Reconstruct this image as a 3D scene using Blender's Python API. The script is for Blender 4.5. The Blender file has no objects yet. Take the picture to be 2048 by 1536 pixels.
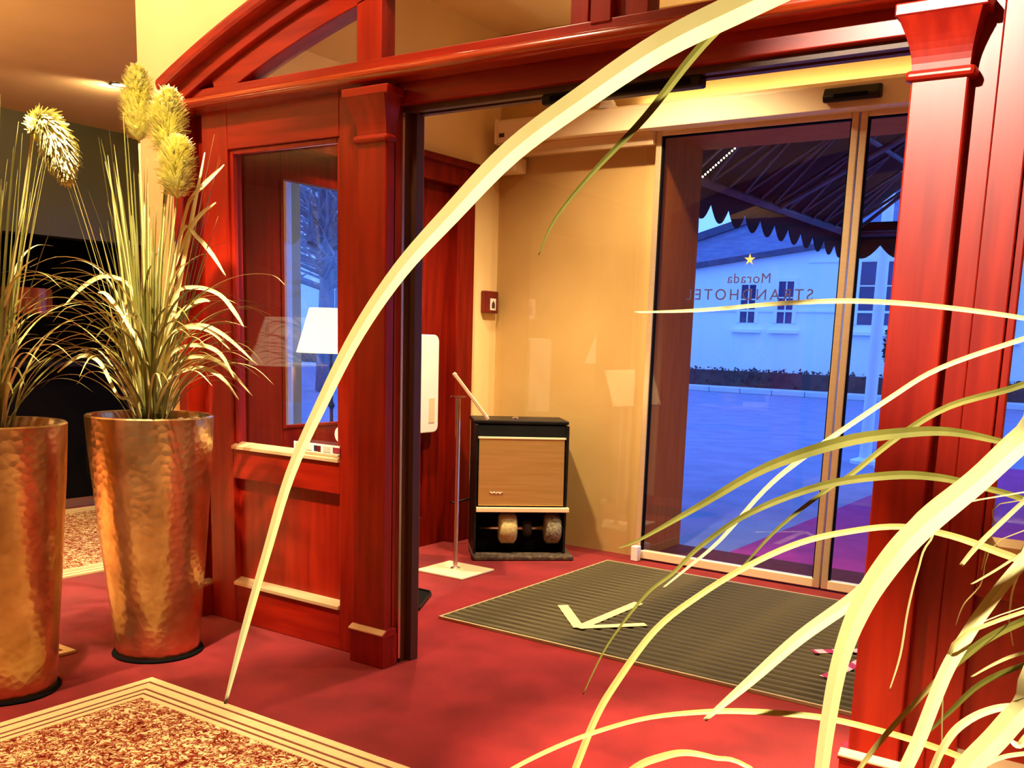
import bpy, bmesh, math, random
from mathutils import Vector, Matrix
random.seed(11)
S = bpy.context.scene
COL = S.collection

# ------------------------------------------------------------------ camera
cam_d = bpy.data.cameras.new('camera')
cam = bpy.data.objects.new('camera', cam_d)
COL.objects.link(cam)
S.camera = cam
cam_d.sensor_width = 36.0
cam_d.lens = 34.525
cam_d.shift_x = -0.01714
cam_d.shift_y = 0.12568
cam_d.clip_start = 0.02
cam_d.clip_end = 400
pit, rol, yaw = math.radians(10.0391), math.radians(1.88925), math.radians(33.8685)
def _tw(v):
    return Vector((v[0]*math.cos(yaw)-v[1]*math.sin(yaw), v[0]*math.sin(yaw)+v[1]*math.cos(yaw), v[2]))
_r = Vector((1, 0, 0)); _u = Vector((0, math.sin(pit), math.cos(pit))); _f = Vector((0, math.cos(pit), -math.sin(pit)))
cr, cu, cf = _tw(_r*math.cos(rol)+_u*math.sin(rol)), _tw(-_r*math.sin(rol)+_u*math.cos(rol)), _tw(_f)
M = Matrix.Identity(4)
for i in range(3):
    M[i][0], M[i][1], M[i][2] = cr[i], cu[i], -cf[i]
M[2][3] = 1.4
cam.matrix_world = M

# ------------------------------------------------------------------ world, view, large lights
S.view_settings.view_transform = 'Standard'
S.view_settings.look = 'None'
S.view_settings.exposure = 0.0
S.view_settings.gamma = 1.0
S.view_settings.use_curve_mapping = False
W = bpy.data.worlds.new('blue_hour_sky')
S.world = W
W.use_nodes = True
bg = W.node_tree.nodes['Background']
bg.inputs[0].default_value = (0.115, 0.29, 1.0, 1)
bg.inputs[1].default_value = 3.3

def spot(name, loc, tgt, power, col=(1, .76, .46), angle=70, blend=.6, r=.04, parent=None):
    d = bpy.data.lights.new(name, 'SPOT')
    d.energy = power; d.color = col; d.spot_size = math.radians(angle); d.spot_blend = blend; d.shadow_soft_size = r
    o = bpy.data.objects.new(name, d); COL.objects.link(o)
    dirv = (Vector(tgt)-Vector(loc)).normalized()
    o.rotation_euler = dirv.to_track_quat('-Z', 'Y').to_euler()
    if parent:
        o.parent = parent; o.location = Vector(loc)-parent.location
    else:
        o.location = loc
    return o

# ------------------------------------------------------------------ materials
MATS = {}
def mat(name, col, rough=.5, metal=0, col2=None, nscale=(8, 8, 8), ndet=4, bump=0, bscale=None, spec=.5, coat=0, emit=None, estr=0, lo=.35, hi=.65, alpha=1, sheen=0):
    if name in MATS: return MATS[name]
    m = bpy.data.materials.new(name); m.use_nodes = True
    nt = m.node_tree; b = nt.nodes['Principled BSDF']
    b.inputs['Base Color'].default_value = (*col, 1)
    b.inputs['Roughness'].default_value = rough
    b.inputs['Metallic'].default_value = metal
    b.inputs['Specular IOR Level'].default_value = spec
    b.inputs['Coat Weight'].default_value = coat
    b.inputs['Coat Roughness'].default_value = .34
    if sheen:
        b.inputs['Sheen Weight'].default_value = sheen
        b.inputs['Sheen Tint'].default_value = (1, .6, .5, 1)
    if emit:
        b.inputs['Emission Color'].default_value = (*emit, 1); b.inputs['Emission Strength'].default_value = estr
    if col2 or bump:
        tc = nt.nodes.new('ShaderNodeTexCoord'); mp = nt.nodes.new('ShaderNodeMapping')
        mp.inputs['Scale'].default_value = nscale
        nt.links.new(tc.outputs['Object'], mp.inputs[0])
        n = nt.nodes.new('ShaderNodeTexNoise'); n.inputs['Scale'].default_value = 1; n.inputs['Detail'].default_value = ndet
        nt.links.new(mp.outputs[0], n.inputs['Vector'])
        if col2:
            rp = nt.nodes.new('ShaderNodeValToRGB')
            rp.color_ramp.elements[0].position = lo; rp.color_ramp.elements[0].color = (*col, 1)
            rp.color_ramp.elements[1].position = hi; rp.color_ramp.elements[1].color = (*col2, 1)
            nt.links.new(n.outputs[0], rp.inputs[0]); nt.links.new(rp.outputs[0], b.inputs['Base Color'])
        if bump:
            bn = n
            if bscale:
                bn = nt.nodes.new('ShaderNodeTexNoise'); bn.inputs['Scale'].default_value = bscale; bn.inputs['Detail'].default_value = 3
                nt.links.new(tc.outputs['Object'], bn.inputs['Vector'])
            bp = nt.nodes.new('ShaderNodeBump'); bp.inputs['Strength'].default_value = bump; bp.inputs['Distance'].default_value = .01
            nt.links.new(bn.outputs[0], bp.inputs['Height']); nt.links.new(bp.outputs[0], b.inputs['Normal'])
    MATS[name] = m
    return m
def glass(name, tint=(1, 1, 1), f0=.045, rough=0.0):
    """thin pane: transparent, with mirror reflection growing towards grazing angles (Schlick)"""
    if name in MATS: return MATS[name]
    m = bpy.data.materials.new(name); m.use_nodes = True; nt = m.node_tree
    for n in list(nt.nodes): nt.nodes.remove(n)
    o = nt.nodes.new('ShaderNodeOutputMaterial'); mx = nt.nodes.new('ShaderNodeMixShader')
    t = nt.nodes.new('ShaderNodeBsdfTransparent'); g = nt.nodes.new('ShaderNodeBsdfGlossy'); lw = nt.nodes.new('ShaderNodeLayerWeight')
    lw.inputs[0].default_value = .5
    p = nt.nodes.new('ShaderNodeMath'); p.operation = 'POWER'; p.inputs[1].default_value = 5
    q = nt.nodes.new('ShaderNodeMath'); q.operation = 'MULTIPLY_ADD'; q.inputs[1].default_value = 1-f0; q.inputs[2].default_value = f0
    t.inputs[0].default_value = (*tint, 1); g.inputs['Roughness'].default_value = rough
    nt.links.new(lw.outputs['Facing'], p.inputs[0]); nt.links.new(p.outputs[0], q.inputs[0]); nt.links.new(q.outputs[0], mx.inputs[0])
    nt.links.new(t.outputs[0], mx.inputs[1]); nt.links.new(g.outputs[0], mx.inputs[2]); nt.links.new(mx.outputs[0], o.inputs[0])
    MATS[name] = m
    return m

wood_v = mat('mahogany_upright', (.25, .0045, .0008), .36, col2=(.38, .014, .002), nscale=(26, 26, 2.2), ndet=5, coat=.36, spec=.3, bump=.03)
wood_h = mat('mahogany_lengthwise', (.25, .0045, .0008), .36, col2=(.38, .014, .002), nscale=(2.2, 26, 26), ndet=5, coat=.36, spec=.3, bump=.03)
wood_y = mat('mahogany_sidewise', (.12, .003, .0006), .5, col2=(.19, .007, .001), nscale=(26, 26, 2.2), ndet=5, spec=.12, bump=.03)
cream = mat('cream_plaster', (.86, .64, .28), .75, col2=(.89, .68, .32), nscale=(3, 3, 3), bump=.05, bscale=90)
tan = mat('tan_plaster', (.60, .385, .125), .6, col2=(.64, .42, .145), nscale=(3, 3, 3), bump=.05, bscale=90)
alu = mat('champagne_aluminium', (.80, .62, .36), .3, metal=.55, col2=(.84, .66, .40), nscale=(3, 3, 60))
ivory = mat('ivory_powder_coat', (.90, .74, .44), .4, col2=(.92, .77, .48), nscale=(4, 4, 4))
steel = mat('brushed_steel', (.75, .70, .62), .25, metal=1, col2=(.82, .78, .70), nscale=(40, 40, 2))
black = mat('black_lacquer', (.004, .003, .003), .45, spec=.25, col2=(.012, .009, .008), nscale=(5, 5, 5))
blackm = mat('black_matt', (.003, .0025, .0025), .9, spec=.1, col2=(.005, .004, .004), nscale=(5, 5, 5))
brown = mat('dark_brown_channel', (.06, .02, .01), .5, col2=(.09, .03, .015), nscale=(20, 20, 2))
wood_n = mat('mahogany_polished_highlight', (.34, .022, .003), .24, col2=(.46, .05, .007), nscale=(2.2, 26, 26), ndet=5, coat=.9, bump=.02)  # glossy wood; the lighter orange base also paints in the cornice highlight
wood_n.node_tree.nodes['Principled BSDF'].inputs['Coat Roughness'].default_value = .16
carpet = mat('red_carpet_pile', (.19, .002, .006), .95, col2=(.30, .010, .016), nscale=(4, 4, 4), ndet=8, bump=.5, bscale=420, sheen=.38, spec=.05)
ledge_glint = mat('painted_ledge_highlight', (.95, .72, .36), .3, metal=.5, col2=(.98, .78, .42), nscale=(3, 30, 30))  # cream tone paints a spot highlight onto wooden ledges and plinth beads
white = mat('white_plastic', (.88, .86, .80), .35, col2=(.9, .88, .83), nscale=(6, 6, 6))
redp = mat('red_enamel', (.13, .004, .004), .4, col2=(.17, .006, .005), nscale=(9, 9, 9))
pane_g = glass('clear_glass')
door_g = glass('door_glass', (.92, .95, .97))

# ------------------------------------------------------------------ builders
def tag(o, label=None, cat=None, group=None, kind=None):
    if label: o['label'] = label
    if cat: o['category'] = cat
    if group: o['group'] = group
    if kind: o['kind'] = kind
    return o
def empty(name, loc=(0, 0, 0), rz=0):
    o = bpy.data.objects.new(name, None); COL.objects.link(o)
    o.location = loc; o.rotation_euler = (0, 0, rz); o.empty_display_size = .1
    return o
def wloc(o):
    v = Vector((0, 0, 0))
    while o is not None:
        v += o.location; o = o.parent
    return v
def mk(name, V, F, m, parent=None, local=False, smooth=False, origin=None):
    """one mesh object; V in world coordinates unless local"""
    off = Vector((0, 0, 0))
    if parent is not None and not local: off = wloc(parent)
    if origin is not None: off = Vector(origin)
    me = bpy.data.meshes.new(name)
    me.from_pydata([tuple(Vector(v)-off) for v in V], [], F)
    me.materials.append(m)
    bm = bmesh.new(); bm.from_mesh(me); bmesh.ops.recalc_face_normals(bm, faces=bm.faces); bm.to_mesh(me); bm.free()
    if smooth: me.shade_smooth()
    o = bpy.data.objects.new(name, me); COL.objects.link(o)
    if parent is not None: o.parent = parent
    if origin is not None: o.location = origin
    return o
def bevel(o, w, seg=2):
    b = o.modifiers.new('bevel', 'BEVEL'); b.width = w; b.segments = seg; b.limit_method = 'ANGLE'; b.angle_limit = math.radians(40)
    return o
BF = [(0, 3, 2, 1), (4, 5, 6, 7), (0, 1, 5, 4), (1, 2, 6, 5), (2, 3, 7, 6), (3, 0, 4, 7)]
def bv(x0, x1, y0, y1, z0, z1):
    return [(x0, y0, z0), (x1, y0, z0), (x1, y1, z0), (x0, y1, z0), (x0, y0, z1), (x1, y0, z1), (x1, y1, z1), (x0, y1, z1)]
def box(name, x0, x1, y0, y1, z0, z1, m, parent=None, bev=0, local=False, origin=None):
    o = mk(name, bv(x0, x1, y0, y1, z0, z1), BF, m, parent, local, origin=origin)
    if bev: bevel(o, bev)
    return o
def boxes(name, L, m, parent=None, bev=0, local=False):
    V, F = [], []
    for b in L:
        n = len(V); V += bv(*b); F += [tuple(i+n for i in f) for f in BF]
    o = mk(name, V, F, m, parent, local)
    if bev: bevel(o, bev)
    return o
def prism(name, pts, axis, a, b, m, parent=None, bev=0, local=False, smooth=False):
    """polygon pts (2-D) extruded along axis from a to b"""
    def p3(p, t):
        return {'x': (t, p[0], p[1]), 'y': (p[0], t, p[1]), 'z': (p[0], p[1], t)}[axis]
    n = len(pts)
    V = [p3(p, a) for p in pts]+[p3(p, b) for p in pts]
    F = [tuple(range(n)), tuple(range(2*n-1, n-1, -1))]+[(i, (i+1) % n, n+(i+1) % n, n+i) for i in range(n)]
    o = mk(name, V, F, m, parent, local, smooth)
    if bev: bevel(o, bev)
    return o
def lathe_vf(prof, c=(0, 0, 0), n=40, cap0=True, cap1=True):
    V, F = [], []
    for r, z in prof:
        for i in range(n):
            a = 2*math.pi*i/n
            V.append((c[0]+r*math.cos(a), c[1]+r*math.sin(a), c[2]+z))
    for k in range(len(prof)-1):
        for i in range(n):
            j = (i+1) % n
            F.append((k*n+i, k*n+j, (k+1)*n+j, (k+1)*n+i))
    if cap0: F.append(tuple(range(n-1, -1, -1)))
    if cap1: F.append(tuple((len(prof)-1)*n+i for i in range(n)))
    return V, F
def lathe(name, prof, c, m, parent=None, n=40, cap0=True, cap1=True, local=False, smooth=True):
    V, F = lathe_vf(prof, c, n, cap0, cap1)
    o = mk(name, V, F, m, parent, local, smooth)
    if smooth:
        e = o.modifiers.new('edge', 'EDGE_SPLIT'); e.split_angle = math.radians(35)
    return o
def tube_vf(P, R, n=6):
    """round tube through points P with radii R"""
    P = [Vector(p) for p in P]; V, F = [], []
    if not hasattr(R, '__len__'): R = [R]*len(P)
    for k, p in enumerate(P):
        t = (P[min(k+1, len(P)-1)]-P[max(k-1, 0)]).normalized()
        a = t.cross(Vector((0, 0, 1)) if abs(t.z) < .9 else Vector((1, 0, 0))).normalized(); b = t.cross(a)
        for i in range(n):
            w = 2*math.pi*i/n
            V.append(p+a*math.cos(w)*R[k]+b*math.sin(w)*R[k])
    for k in range(len(P)-1):
        for i in range(n):
            j = (i+1) % n; F.append((k*n+i, k*n+j, (k+1)*n+j, (k+1)*n+i))
    F.append(tuple(range(n-1, -1, -1))); F.append(tuple((len(P)-1)*n+i for i in range(n)))
    return V, F
def tube(name, P, R, m, parent=None, n=8, local=False):
    V, F = tube_vf(P, R, n)
    return mk(name, V, F, m, parent, local, smooth=True)
def merge(L):
    V, F = [], []
    for v, f in L:
        n = len(V); V += list(v); F += [tuple(i+n for i in q) for q in f]
    return V, F
def crom(P, sub):
    """Catmull-Rom through tuples of any length"""
    out = []
    for i in range(len(P)-1):
        p0, p1, p2, p3 = P[max(i-1, 0)], P[i], P[i+1], P[min(i+2, len(P)-1)]
        for s in range(sub):
            t = s/sub
            out.append(tuple(.5*(2*b+(c-a)*t+(2*a-5*b+4*c-d)*t*t+(3*b-a-3*c+d)*t**3) for a, b, c, d in zip(p0, p1, p2, p3)))
    out.append(tuple(P[-1]))
    return out
def blade_vf(P, hint=None, thick=.14):
    """grass blade: P = (x,y,z,width); folded leaf section, closed and tapering"""
    V, F = [], []
    Q = [Vector(p[:3]) for p in P]; n = len(P)
    for k in range(n):
        t = (Q[min(k+1, n-1)]-Q[max(k-1, 0)]).normalized()
        if hint is not None: s = t.cross(Vector(hint(Q[k])))
        else: s = t.cross(Vector((0, 0, 1)))
        if s.length < 1e-4: s = Vector((1, 0, 0))
        s.normalize(); u = s.cross(t).normalized(); w = max(P[k][3], 2e-4)
        V += [Q[k]-s*w/2+u*w*.07, Q[k]-u*w*.02, Q[k]+s*w/2+u*w*.07, Q[k]-u*w*thick]
    for k in range(n-1):
        for i in range(4):
            j = (i+1) % 4; F.append((4*k+i, 4*k+j, 4*k+4+j, 4*k+4+i))
    F.append((3, 2, 1, 0)); F.append(tuple(4*(n-1)+i for i in range(4)))
    return V, F
def text(name, s, loc, size, m, parent, rot, extrude=.0008, spacing=1.0, font_shear=0):
    c = bpy.data.curves.new(name, 'FONT'); c.body = s; c.size = size; c.extrude = extrude; c.space_character = spacing
    c.align_x = 'CENTER'; c.align_y = 'CENTER'; c.shear = font_shear
    t = bpy.data.objects.new('tmp_text', c); COL.objects.link(t)
    bpy.context.view_layer.update()
    me = bpy.data.meshes.new_from_object(t.evaluated_get(bpy.context.evaluated_depsgraph_get()))
    bpy.data.objects.remove(t); me.materials.clear(); me.materials.append(m)
    o = bpy.data.objects.new(name, me); COL.objects.link(o); o.parent = parent
    o.location = Vector(loc)-(wloc(parent) if parent else Vector((0, 0, 0))); o.rotation_euler = rot
    return o
def dup(root, name=None):
    r = root.copy(); COL.objects.link(r)
    for ch in root.children:
        c = ch.copy(); COL.objects.link(c); c.parent = r
        for g in ch.children:
            d = g.copy(); COL.objects.link(d); d.parent = c
    return r

# ================================================================== THE SETTING
CX = -1.755                                    # centre line of the porch
box('floor', -8.8, 3.2, -4, 5.72, -.12, 0, carpet)['kind'] = 'structure'
# lobby shell behind and beside the camera
for nm, a in (('wall_left', (-8.9, -8.8, -4, 5.7, 0, 3.5)), ('wall_rear', (-8.9, 3.3, -4.1, -4, 0, 3.5)), ('wall_right', (3.2, 3.3, -4, 5.7, 0, 3.5))):
    box(nm, *a, cream)['kind'] = 'structure'
c1 = box('ceiling', -4.384, 3.2, -4, 3.04, 3.5, 3.6, cream); c1['kind'] = 'structure'
lowc = mat('tan_low_ceiling', (.62, .40, .16), .7, col2=(.66, .43, .18), nscale=(3, 3, 3))
c2 = box('ceiling', -8.8, -4.384, -4, 5.7, 2.95, 3.6, lowc); c2['kind'] = 'structure'
c3 = box('ceiling', -4.165, 3.2, 3.2, 5.7, 3.4, 3.5, cream); c3['kind'] = 'structure'

# plaster wall that carries the arch: columns of quads around the arch
ZC, RO = -2.695, 5.70
V, F = [], []
xs = [-4.384]+[-4.075+(2*(CX+4.075))*i/40 for i in range(41)]+[3.2]
def arch_z(x, R): return ZC+math.sqrt(R*R-(x-CX)**2)
for x0, x1 in zip(xs, xs[1:]):
    inside = x0 >= -4.08 and x1 <= 2*CX+4.08+.001
    z0 = arch_z(x0, RO) if inside else 0
    z1 = arch_z(x1, RO) if inside else 0
    n = len(V)
    V += [(x0, 3.05, z0), (x1, 3.05, z1), (x1, 3.15, z1), (x0, 3.15, z0), (x0, 3.05, 3.5), (x1, 3.05, 3.5), (x1, 3.15, 3.5), (x0, 3.15, 3.5)]
    F += [tuple(i+n for i in f) for f in BF]
mk('wall_front', V, F, cream)['kind'] = 'structure'

# ---------------------------------------------------------------- mahogany screen with arch
SC = empty('wall_screen', (CX, 3.04, 0)); SC['kind'] = 'structure'
def mir(x0, x1, right):
    return (x0, x1) if not right else (2*CX-x1, 2*CX-x0)
for R_ in (False, True):
    def wb(nm, x0, x1, y0, y1, z0, z1, m, bev=.004):
        a, b = mir(x0, x1, R_); return box(nm, a, b, y0, y1, z0, z1, m, SC, bev)
    wb('casing', -4.07, -4.0, 2.995, 3.16, 0, 2.40, wood_v, .008)
    wb('casing_plinth', -4.085, -3.92, 2.975, 3.10, 0, .150, wood_v)
    wb('plinth_highlight_bead', -4.09, -3.925, 2.968, 3.10, .150, .166, ledge_glint, .004)  # bright line along the casing plinth, in the painted highlight colour
    wb('recess_board', -4.0, -3.911, 3.09, 3.16, 0, 2.37, wood_v)
    wb('stile', -3.911, -3.735, 3.04, 3.12, 0, 2.37, wood_v)
    wb('top_rail', -3.735, -3.04, 3.04, 3.12, 2.19, 2.37, wood_h)
    wb('middle_rail', -3.735, -3.04, 3.04, 3.12, .705, .858, wood_h)
    wb('bottom_rail', -3.735, -3.04, 3.04, 3.12, 0, .20, wood_h)
    wb('lower_panel', -3.735, -3.04, 3.075, 3.10, .20, .705, wood_v, 0)
    wb('stile', -3.04, -2.94, 3.04, 3.12, 0, 2.37, wood_v)
    for z in (.858, .20):                      # sloping ledges, their highlight painted in as a cream metal colour
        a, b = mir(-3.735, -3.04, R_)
        prism('ledge', [(3.028, z-.012), (3.028, z+.002), (3.074, z+.020), (3.074, z-.012)], 'x', a, b, ledge_glint, SC)
    a, b = mir(-3.712, -3.063, R_)
    boxes('window_bead', [(a-.023, a, 3.052, 3.075, .86, 2.19), (b, b+.023, 3.052, 3.075, .86, 2.19), (a, b, 3.052, 3.075, 2.168, 2.19)], wood_v, SC, .004)
    wb('pane', -3.735, -3.04, 3.078, 3.084, .86, 2.19, pane_g, 0)
    # pilaster with flared capital and plinth
    a, b = mir(-2.888, -2.735, R_)
    sh = box('pilaster', a, b, 2.99, 3.05, .14, 2.15, wood_v, SC, .006)
    wb('jamb_board', -2.955, -2.735, 3.035, 3.22, 0, 2.37, wood_v)
    a2, b2 = mir(-2.905, -2.72, R_)
    lw = 2.975
    box('neck_mould', a2, b2, lw, 3.04, 2.138, 2.168, wood_h, sh, .012)
    # flared capital
    V, F = [], []; n = 9; prof = []
    for k in range(n):
        t = k/(n-1); fl = .040*(1-math.cos(t*math.pi/2)); prof.append((2.168+.137*t, fl))
    for z, fl in prof:
        V += [(a-fl, 2.99-fl, z), (b+fl*.6, 2.99-fl, z), (b+fl*.6, 3.05, z), (a-fl, 3.05, z)]
    for k in range(n-1):
        for i in range(4):
            j = (i+1) % 4; F.append((4*k+i, 4*k+j, 4*k+4+j, 4*k+4+i))
    F += [(3, 2, 1, 0), tuple(4*(n-1)+i for i in range(4))]
    mk('capital', V, F, wood_v, sh)
    box('abacus', a-.05, b+.04, 2.95, 3.05, 2.305, 2.340, wood_h, sh, .005)
    box('plinth', a-.018, b+.018, 2.968, 3.06, 0, .138, wood_v, sh, .003)
    prism('plinth_cap', [(2.962, .136), (2.962, .146), (2.99, .165), (3.05, .165), (3.05, .136)], 'x', a-.022, b+.022, wood_h, sh, .002)
    prism('plinth_highlight_bead', [(2.959, .147), (2.959, .152), (2.985, .167), (2.99, .160)], 'x', a-.02, b+.02, ledge_glint, sh)  # added bead; its colour stands in for the glint on the cap
# lintel, sliding screen track
box('lintel', -2.735, -.775, 3.06, 3.22, 2.285, 2.37, wood_h, SC, .004)
boxes('door_track', [(-2.735, -.775, 3.09, 3.12, 2.262, 2.286), (-2.735, -.775, 3.15, 3.18, 2.262, 2.286)], brown, SC)
boxes('track_channel', [(-2.735, -2.725, 3.085, 3.13, 0, 2.27), (-2.735, -2.70, 3.13, 3.175, 0, 2.27)], brown, SC)
box('track_strip', -2.735, -2.722, 3.072, 3.085, .02, 2.262, steel, SC)
# cornice: half-round nose on a cove
pr = [(3.05, 2.362), (2.985, 2.362)]
for k in range(9):
    t = -math.pi/2+math.pi*k/8
    pr.append((2.972-.024*math.cos(t), 2.386+.023*math.sin(t)))
pr += [(3.0, 2.412), (3.05, 2.418)]
cn = prism('cornice', pr, 'x', -4.03, 2*CX+4.03, wood_n, SC, smooth=True); e_ = cn.modifiers.new('edge', 'EDGE_SPLIT'); e_.split_angle = math.radians(40)
box('sill_rail', -4.0, 2*CX+4.0, 3.035, 3.13, 2.40, 2.462, wood_h, SC, .004)
# arch bands
def arc_band(nm, r0, r1, y0, y1, a0, m, n=44, parent=SC):
    V, F = [], []
    for k in range(n+1):
        t = -a0+2*a0*k/n
        for r, y in ((r0, y0), (r1, y0), (r1, y1), (r0, y1)):
            V.append((CX+r*math.sin(t), y, ZC+r*math.cos(t)))
    for k in range(n):
        for i in range(4):
            j = (i+1) % 4; F.append((4*k+i, 4*k+j, 4*k+4+j, 4*k+4+i))
    F += [(3, 2, 1, 0), tuple(4*n+i for i in range(4))]
    return mk(nm, V, F, m, parent)
bevel(arc_band('arch_frame', 5.497, 5.595, 3.04, 3.13, math.acos((2.43-ZC)/5.52), wood_h), .004)
bevel(arc_band('arch_fascia', 5.593, 5.662, 3.012, 3.13, math.radians(24.55), wood_h), .004)
bevel(arc_band('arch_moulding', 5.66, 5.722, 2.955, 3.13, math.radians(24.62), wood_h), .018, )
def up_post(nm, x0, x1, y0=3.04, y1=3.12):
    z0 = arch_z(x0, 5.51); z1 = arch_z(x1, 5.51)
    V = [(x0, y0, 2.45), (x1, y0, 2.45), (x1, y1, 2.45), (x0, y1, 2.45), (x0, y0, z0), (x1, y0, z1), (x1, y1, z1), (x0, y1, z0)]
    return bevel(mk(nm, V, BF, wood_v, SC), .004)
up_post('mullion', -2.942, -2.808); up_post('mullion', 2*CX+2.808, 2*CX+2.942)
up_post('mullion', -1.94, -1.868); up_post('mullion', -1.855, -1.775, 3.03); up_post('mullion', -1.71, -1.64)
up_post('mullion_panel', -1.868, -1.71, 3.065, 3.1)
def arch_pane(x0, x1):
    n = 10; pts = [(x0, 2.46), (x1, 2.46)]
    for k in range(n+1):
        x = x1+(x0-x1)*k/n; pts.append((x, max(2.462, arch_z(x, 5.50))))
    prism('pane', pts, 'y', 3.075, 3.081, pane_g, SC)
arch_pane(-3.66, -2.942); arch_pane(-2.808, -1.94); arch_pane(-1.64, 2*CX+2.942); arch_pane(2*CX+2.808, 2*CX+3.66)

# ---------------------------------------------------------------- porch: back wall with sliding doors
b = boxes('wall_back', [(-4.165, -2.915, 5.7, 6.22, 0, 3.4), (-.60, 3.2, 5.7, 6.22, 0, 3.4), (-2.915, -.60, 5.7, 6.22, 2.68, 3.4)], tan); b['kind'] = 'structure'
rv = boxes('trim_3', [(-2.93, -2.905, 5.70, 6.24, 0, 2.70), (-.61, -.585, 5.70, 6.24, 0, 2.70), (-2.905, -.61, 5.70, 6.24, 2.66, 2.70)], mat('brown_reveal', (.50, .11, .006), .7, spec=.1, col2=(.58, .14, .009), nscale=(20, 20, 2))); rv['kind'] = 'structure'
# left porch wall
lw_ = boxes('wall_porch', [(-4.384, -4.165, 5.38, 6.22, 0, 3.5), (-4.384, -4.165, 3.15, 3.47, 0, 3.5), (-4.384, -4.165, 3.47, 5.38, 2.515, 3.5)], cream); lw_['kind'] = 'structure'
rw_ = boxes('wall_porch', [(.90, 1.10, 3.15, 5.7, 0, 3.5)], cream); rw_['kind'] = 'structure'

# door in the left porch wall
D = empty('door_1', (-4.165, 4.4, 0)); D['kind'] = 'structure'
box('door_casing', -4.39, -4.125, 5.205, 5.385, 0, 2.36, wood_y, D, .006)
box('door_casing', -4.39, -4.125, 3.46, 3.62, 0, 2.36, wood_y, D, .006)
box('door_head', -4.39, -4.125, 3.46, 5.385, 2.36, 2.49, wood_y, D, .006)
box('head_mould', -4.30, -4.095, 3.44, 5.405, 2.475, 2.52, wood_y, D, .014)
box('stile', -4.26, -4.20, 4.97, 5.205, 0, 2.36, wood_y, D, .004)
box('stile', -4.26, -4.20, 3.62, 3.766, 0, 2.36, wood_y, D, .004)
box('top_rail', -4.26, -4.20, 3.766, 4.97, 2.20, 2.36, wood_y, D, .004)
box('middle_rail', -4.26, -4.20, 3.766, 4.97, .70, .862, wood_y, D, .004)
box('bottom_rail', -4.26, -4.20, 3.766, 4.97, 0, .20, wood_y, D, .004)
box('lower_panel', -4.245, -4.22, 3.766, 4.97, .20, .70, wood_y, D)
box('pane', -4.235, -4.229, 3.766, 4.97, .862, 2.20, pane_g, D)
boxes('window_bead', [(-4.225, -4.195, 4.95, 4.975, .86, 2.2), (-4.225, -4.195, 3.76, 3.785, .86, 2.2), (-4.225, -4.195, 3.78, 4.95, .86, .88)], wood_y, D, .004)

# sliding doors
for nm, x0, x1 in (('door_2', -2.93, -1.7075), ('door_3', -1.6975, -.47)):
    d = empty(nm, ((x0+x1)/2, 5.64, 0)); d['kind'] = 'structure'
    box('stile', x0, x0+.038, 5.615, 5.665, .012, 2.675, alu, d, .004)
    box('stile', x1-.038, x1, 5.615, 5.665, .012, 2.675, alu, d, .004)
    box('top_rail', x0+.038, x1-.038, 5.615, 5.665, 2.637, 2.675, alu, d, .004)
    box('bottom_rail', x0+.038, x1-.038, 5.615, 5.665, .012, .065, ivory, d, .004)
    boxes('gasket', [(x0+.038, x0+.046, 5.625, 5.655, .065, 2.637), (x1-.046, x1-.038, 5.625, 5.655, .065, 2.637), (x0+.046, x1-.046, 5.625, 5.655, 2.629, 2.637)], blackm, d)
    g = box('pane', x0+.038, x1-.038, 5.637, 5.645, .065, 2.637, door_g, d)
    if nm == 'door_2':
        ink = mat('etched_lettering', (.06, .04, .12), .6, col2=(.08, .05, .15), nscale=(30, 30, 30))
        goldi = mat('gold_film', (.75, .62, .18), .5, col2=(.8, .68, .25), nscale=(30, 30, 30))
        text('lettering', 'STRANDHOTEL', (-2.283, 5.633, 1.695), .092, ink, d, (math.radians(90), 0, math.pi), spacing=1.33)
        text('lettering', 'Morada', (-2.279, 5.633, 1.790), .082, ink, d, (math.radians(90), 0, math.pi), spacing=1.1)
        V = [(-2.282, 5.632, 1.90)]
        for k in range(10):
            t = math.pi*k/5; rr = .036 if k % 2 == 0 else .013
            V.append((-2.282+rr*math.sin(t), 5.632, 1.90+rr*math.cos(t)))
        V2 = [(x, y+.002, z) for x, y, z in V]
        mk('star_emblem', V+V2, [(0, 1+k, 1+(k+1) % 10) for k in range(10)]+[(11, 12+(k+1) % 10, 12+k) for k in range(10)]+[(1+k, 12+k, 12+(k+1) % 10, 1+(k+1) % 10) for k in range(10)], goldi, d)
# protective glass leaf in front of the wall, floor guide
sg = empty('window_1', (-3.5, 5.52, 0)); sg['kind'] = 'structure'
box('pane', -4.05, -2.96, 5.552, 5.560, .02, 2.64, pane_g, sg)
box('floor_guide', -2.925, -2.875, 5.55, 5.60, 0, .10, white, sg, .006)
# threshold strip
th = box('trim_1', -2.915, -.60, 5.67, 6.22, -.01, .010, mat('dark_threshold', (.10, .012, .012), .8, col2=(.13, .018, .016), nscale=(20, 20, 20), spec=.1)); th['kind'] = 'structure'

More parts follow.
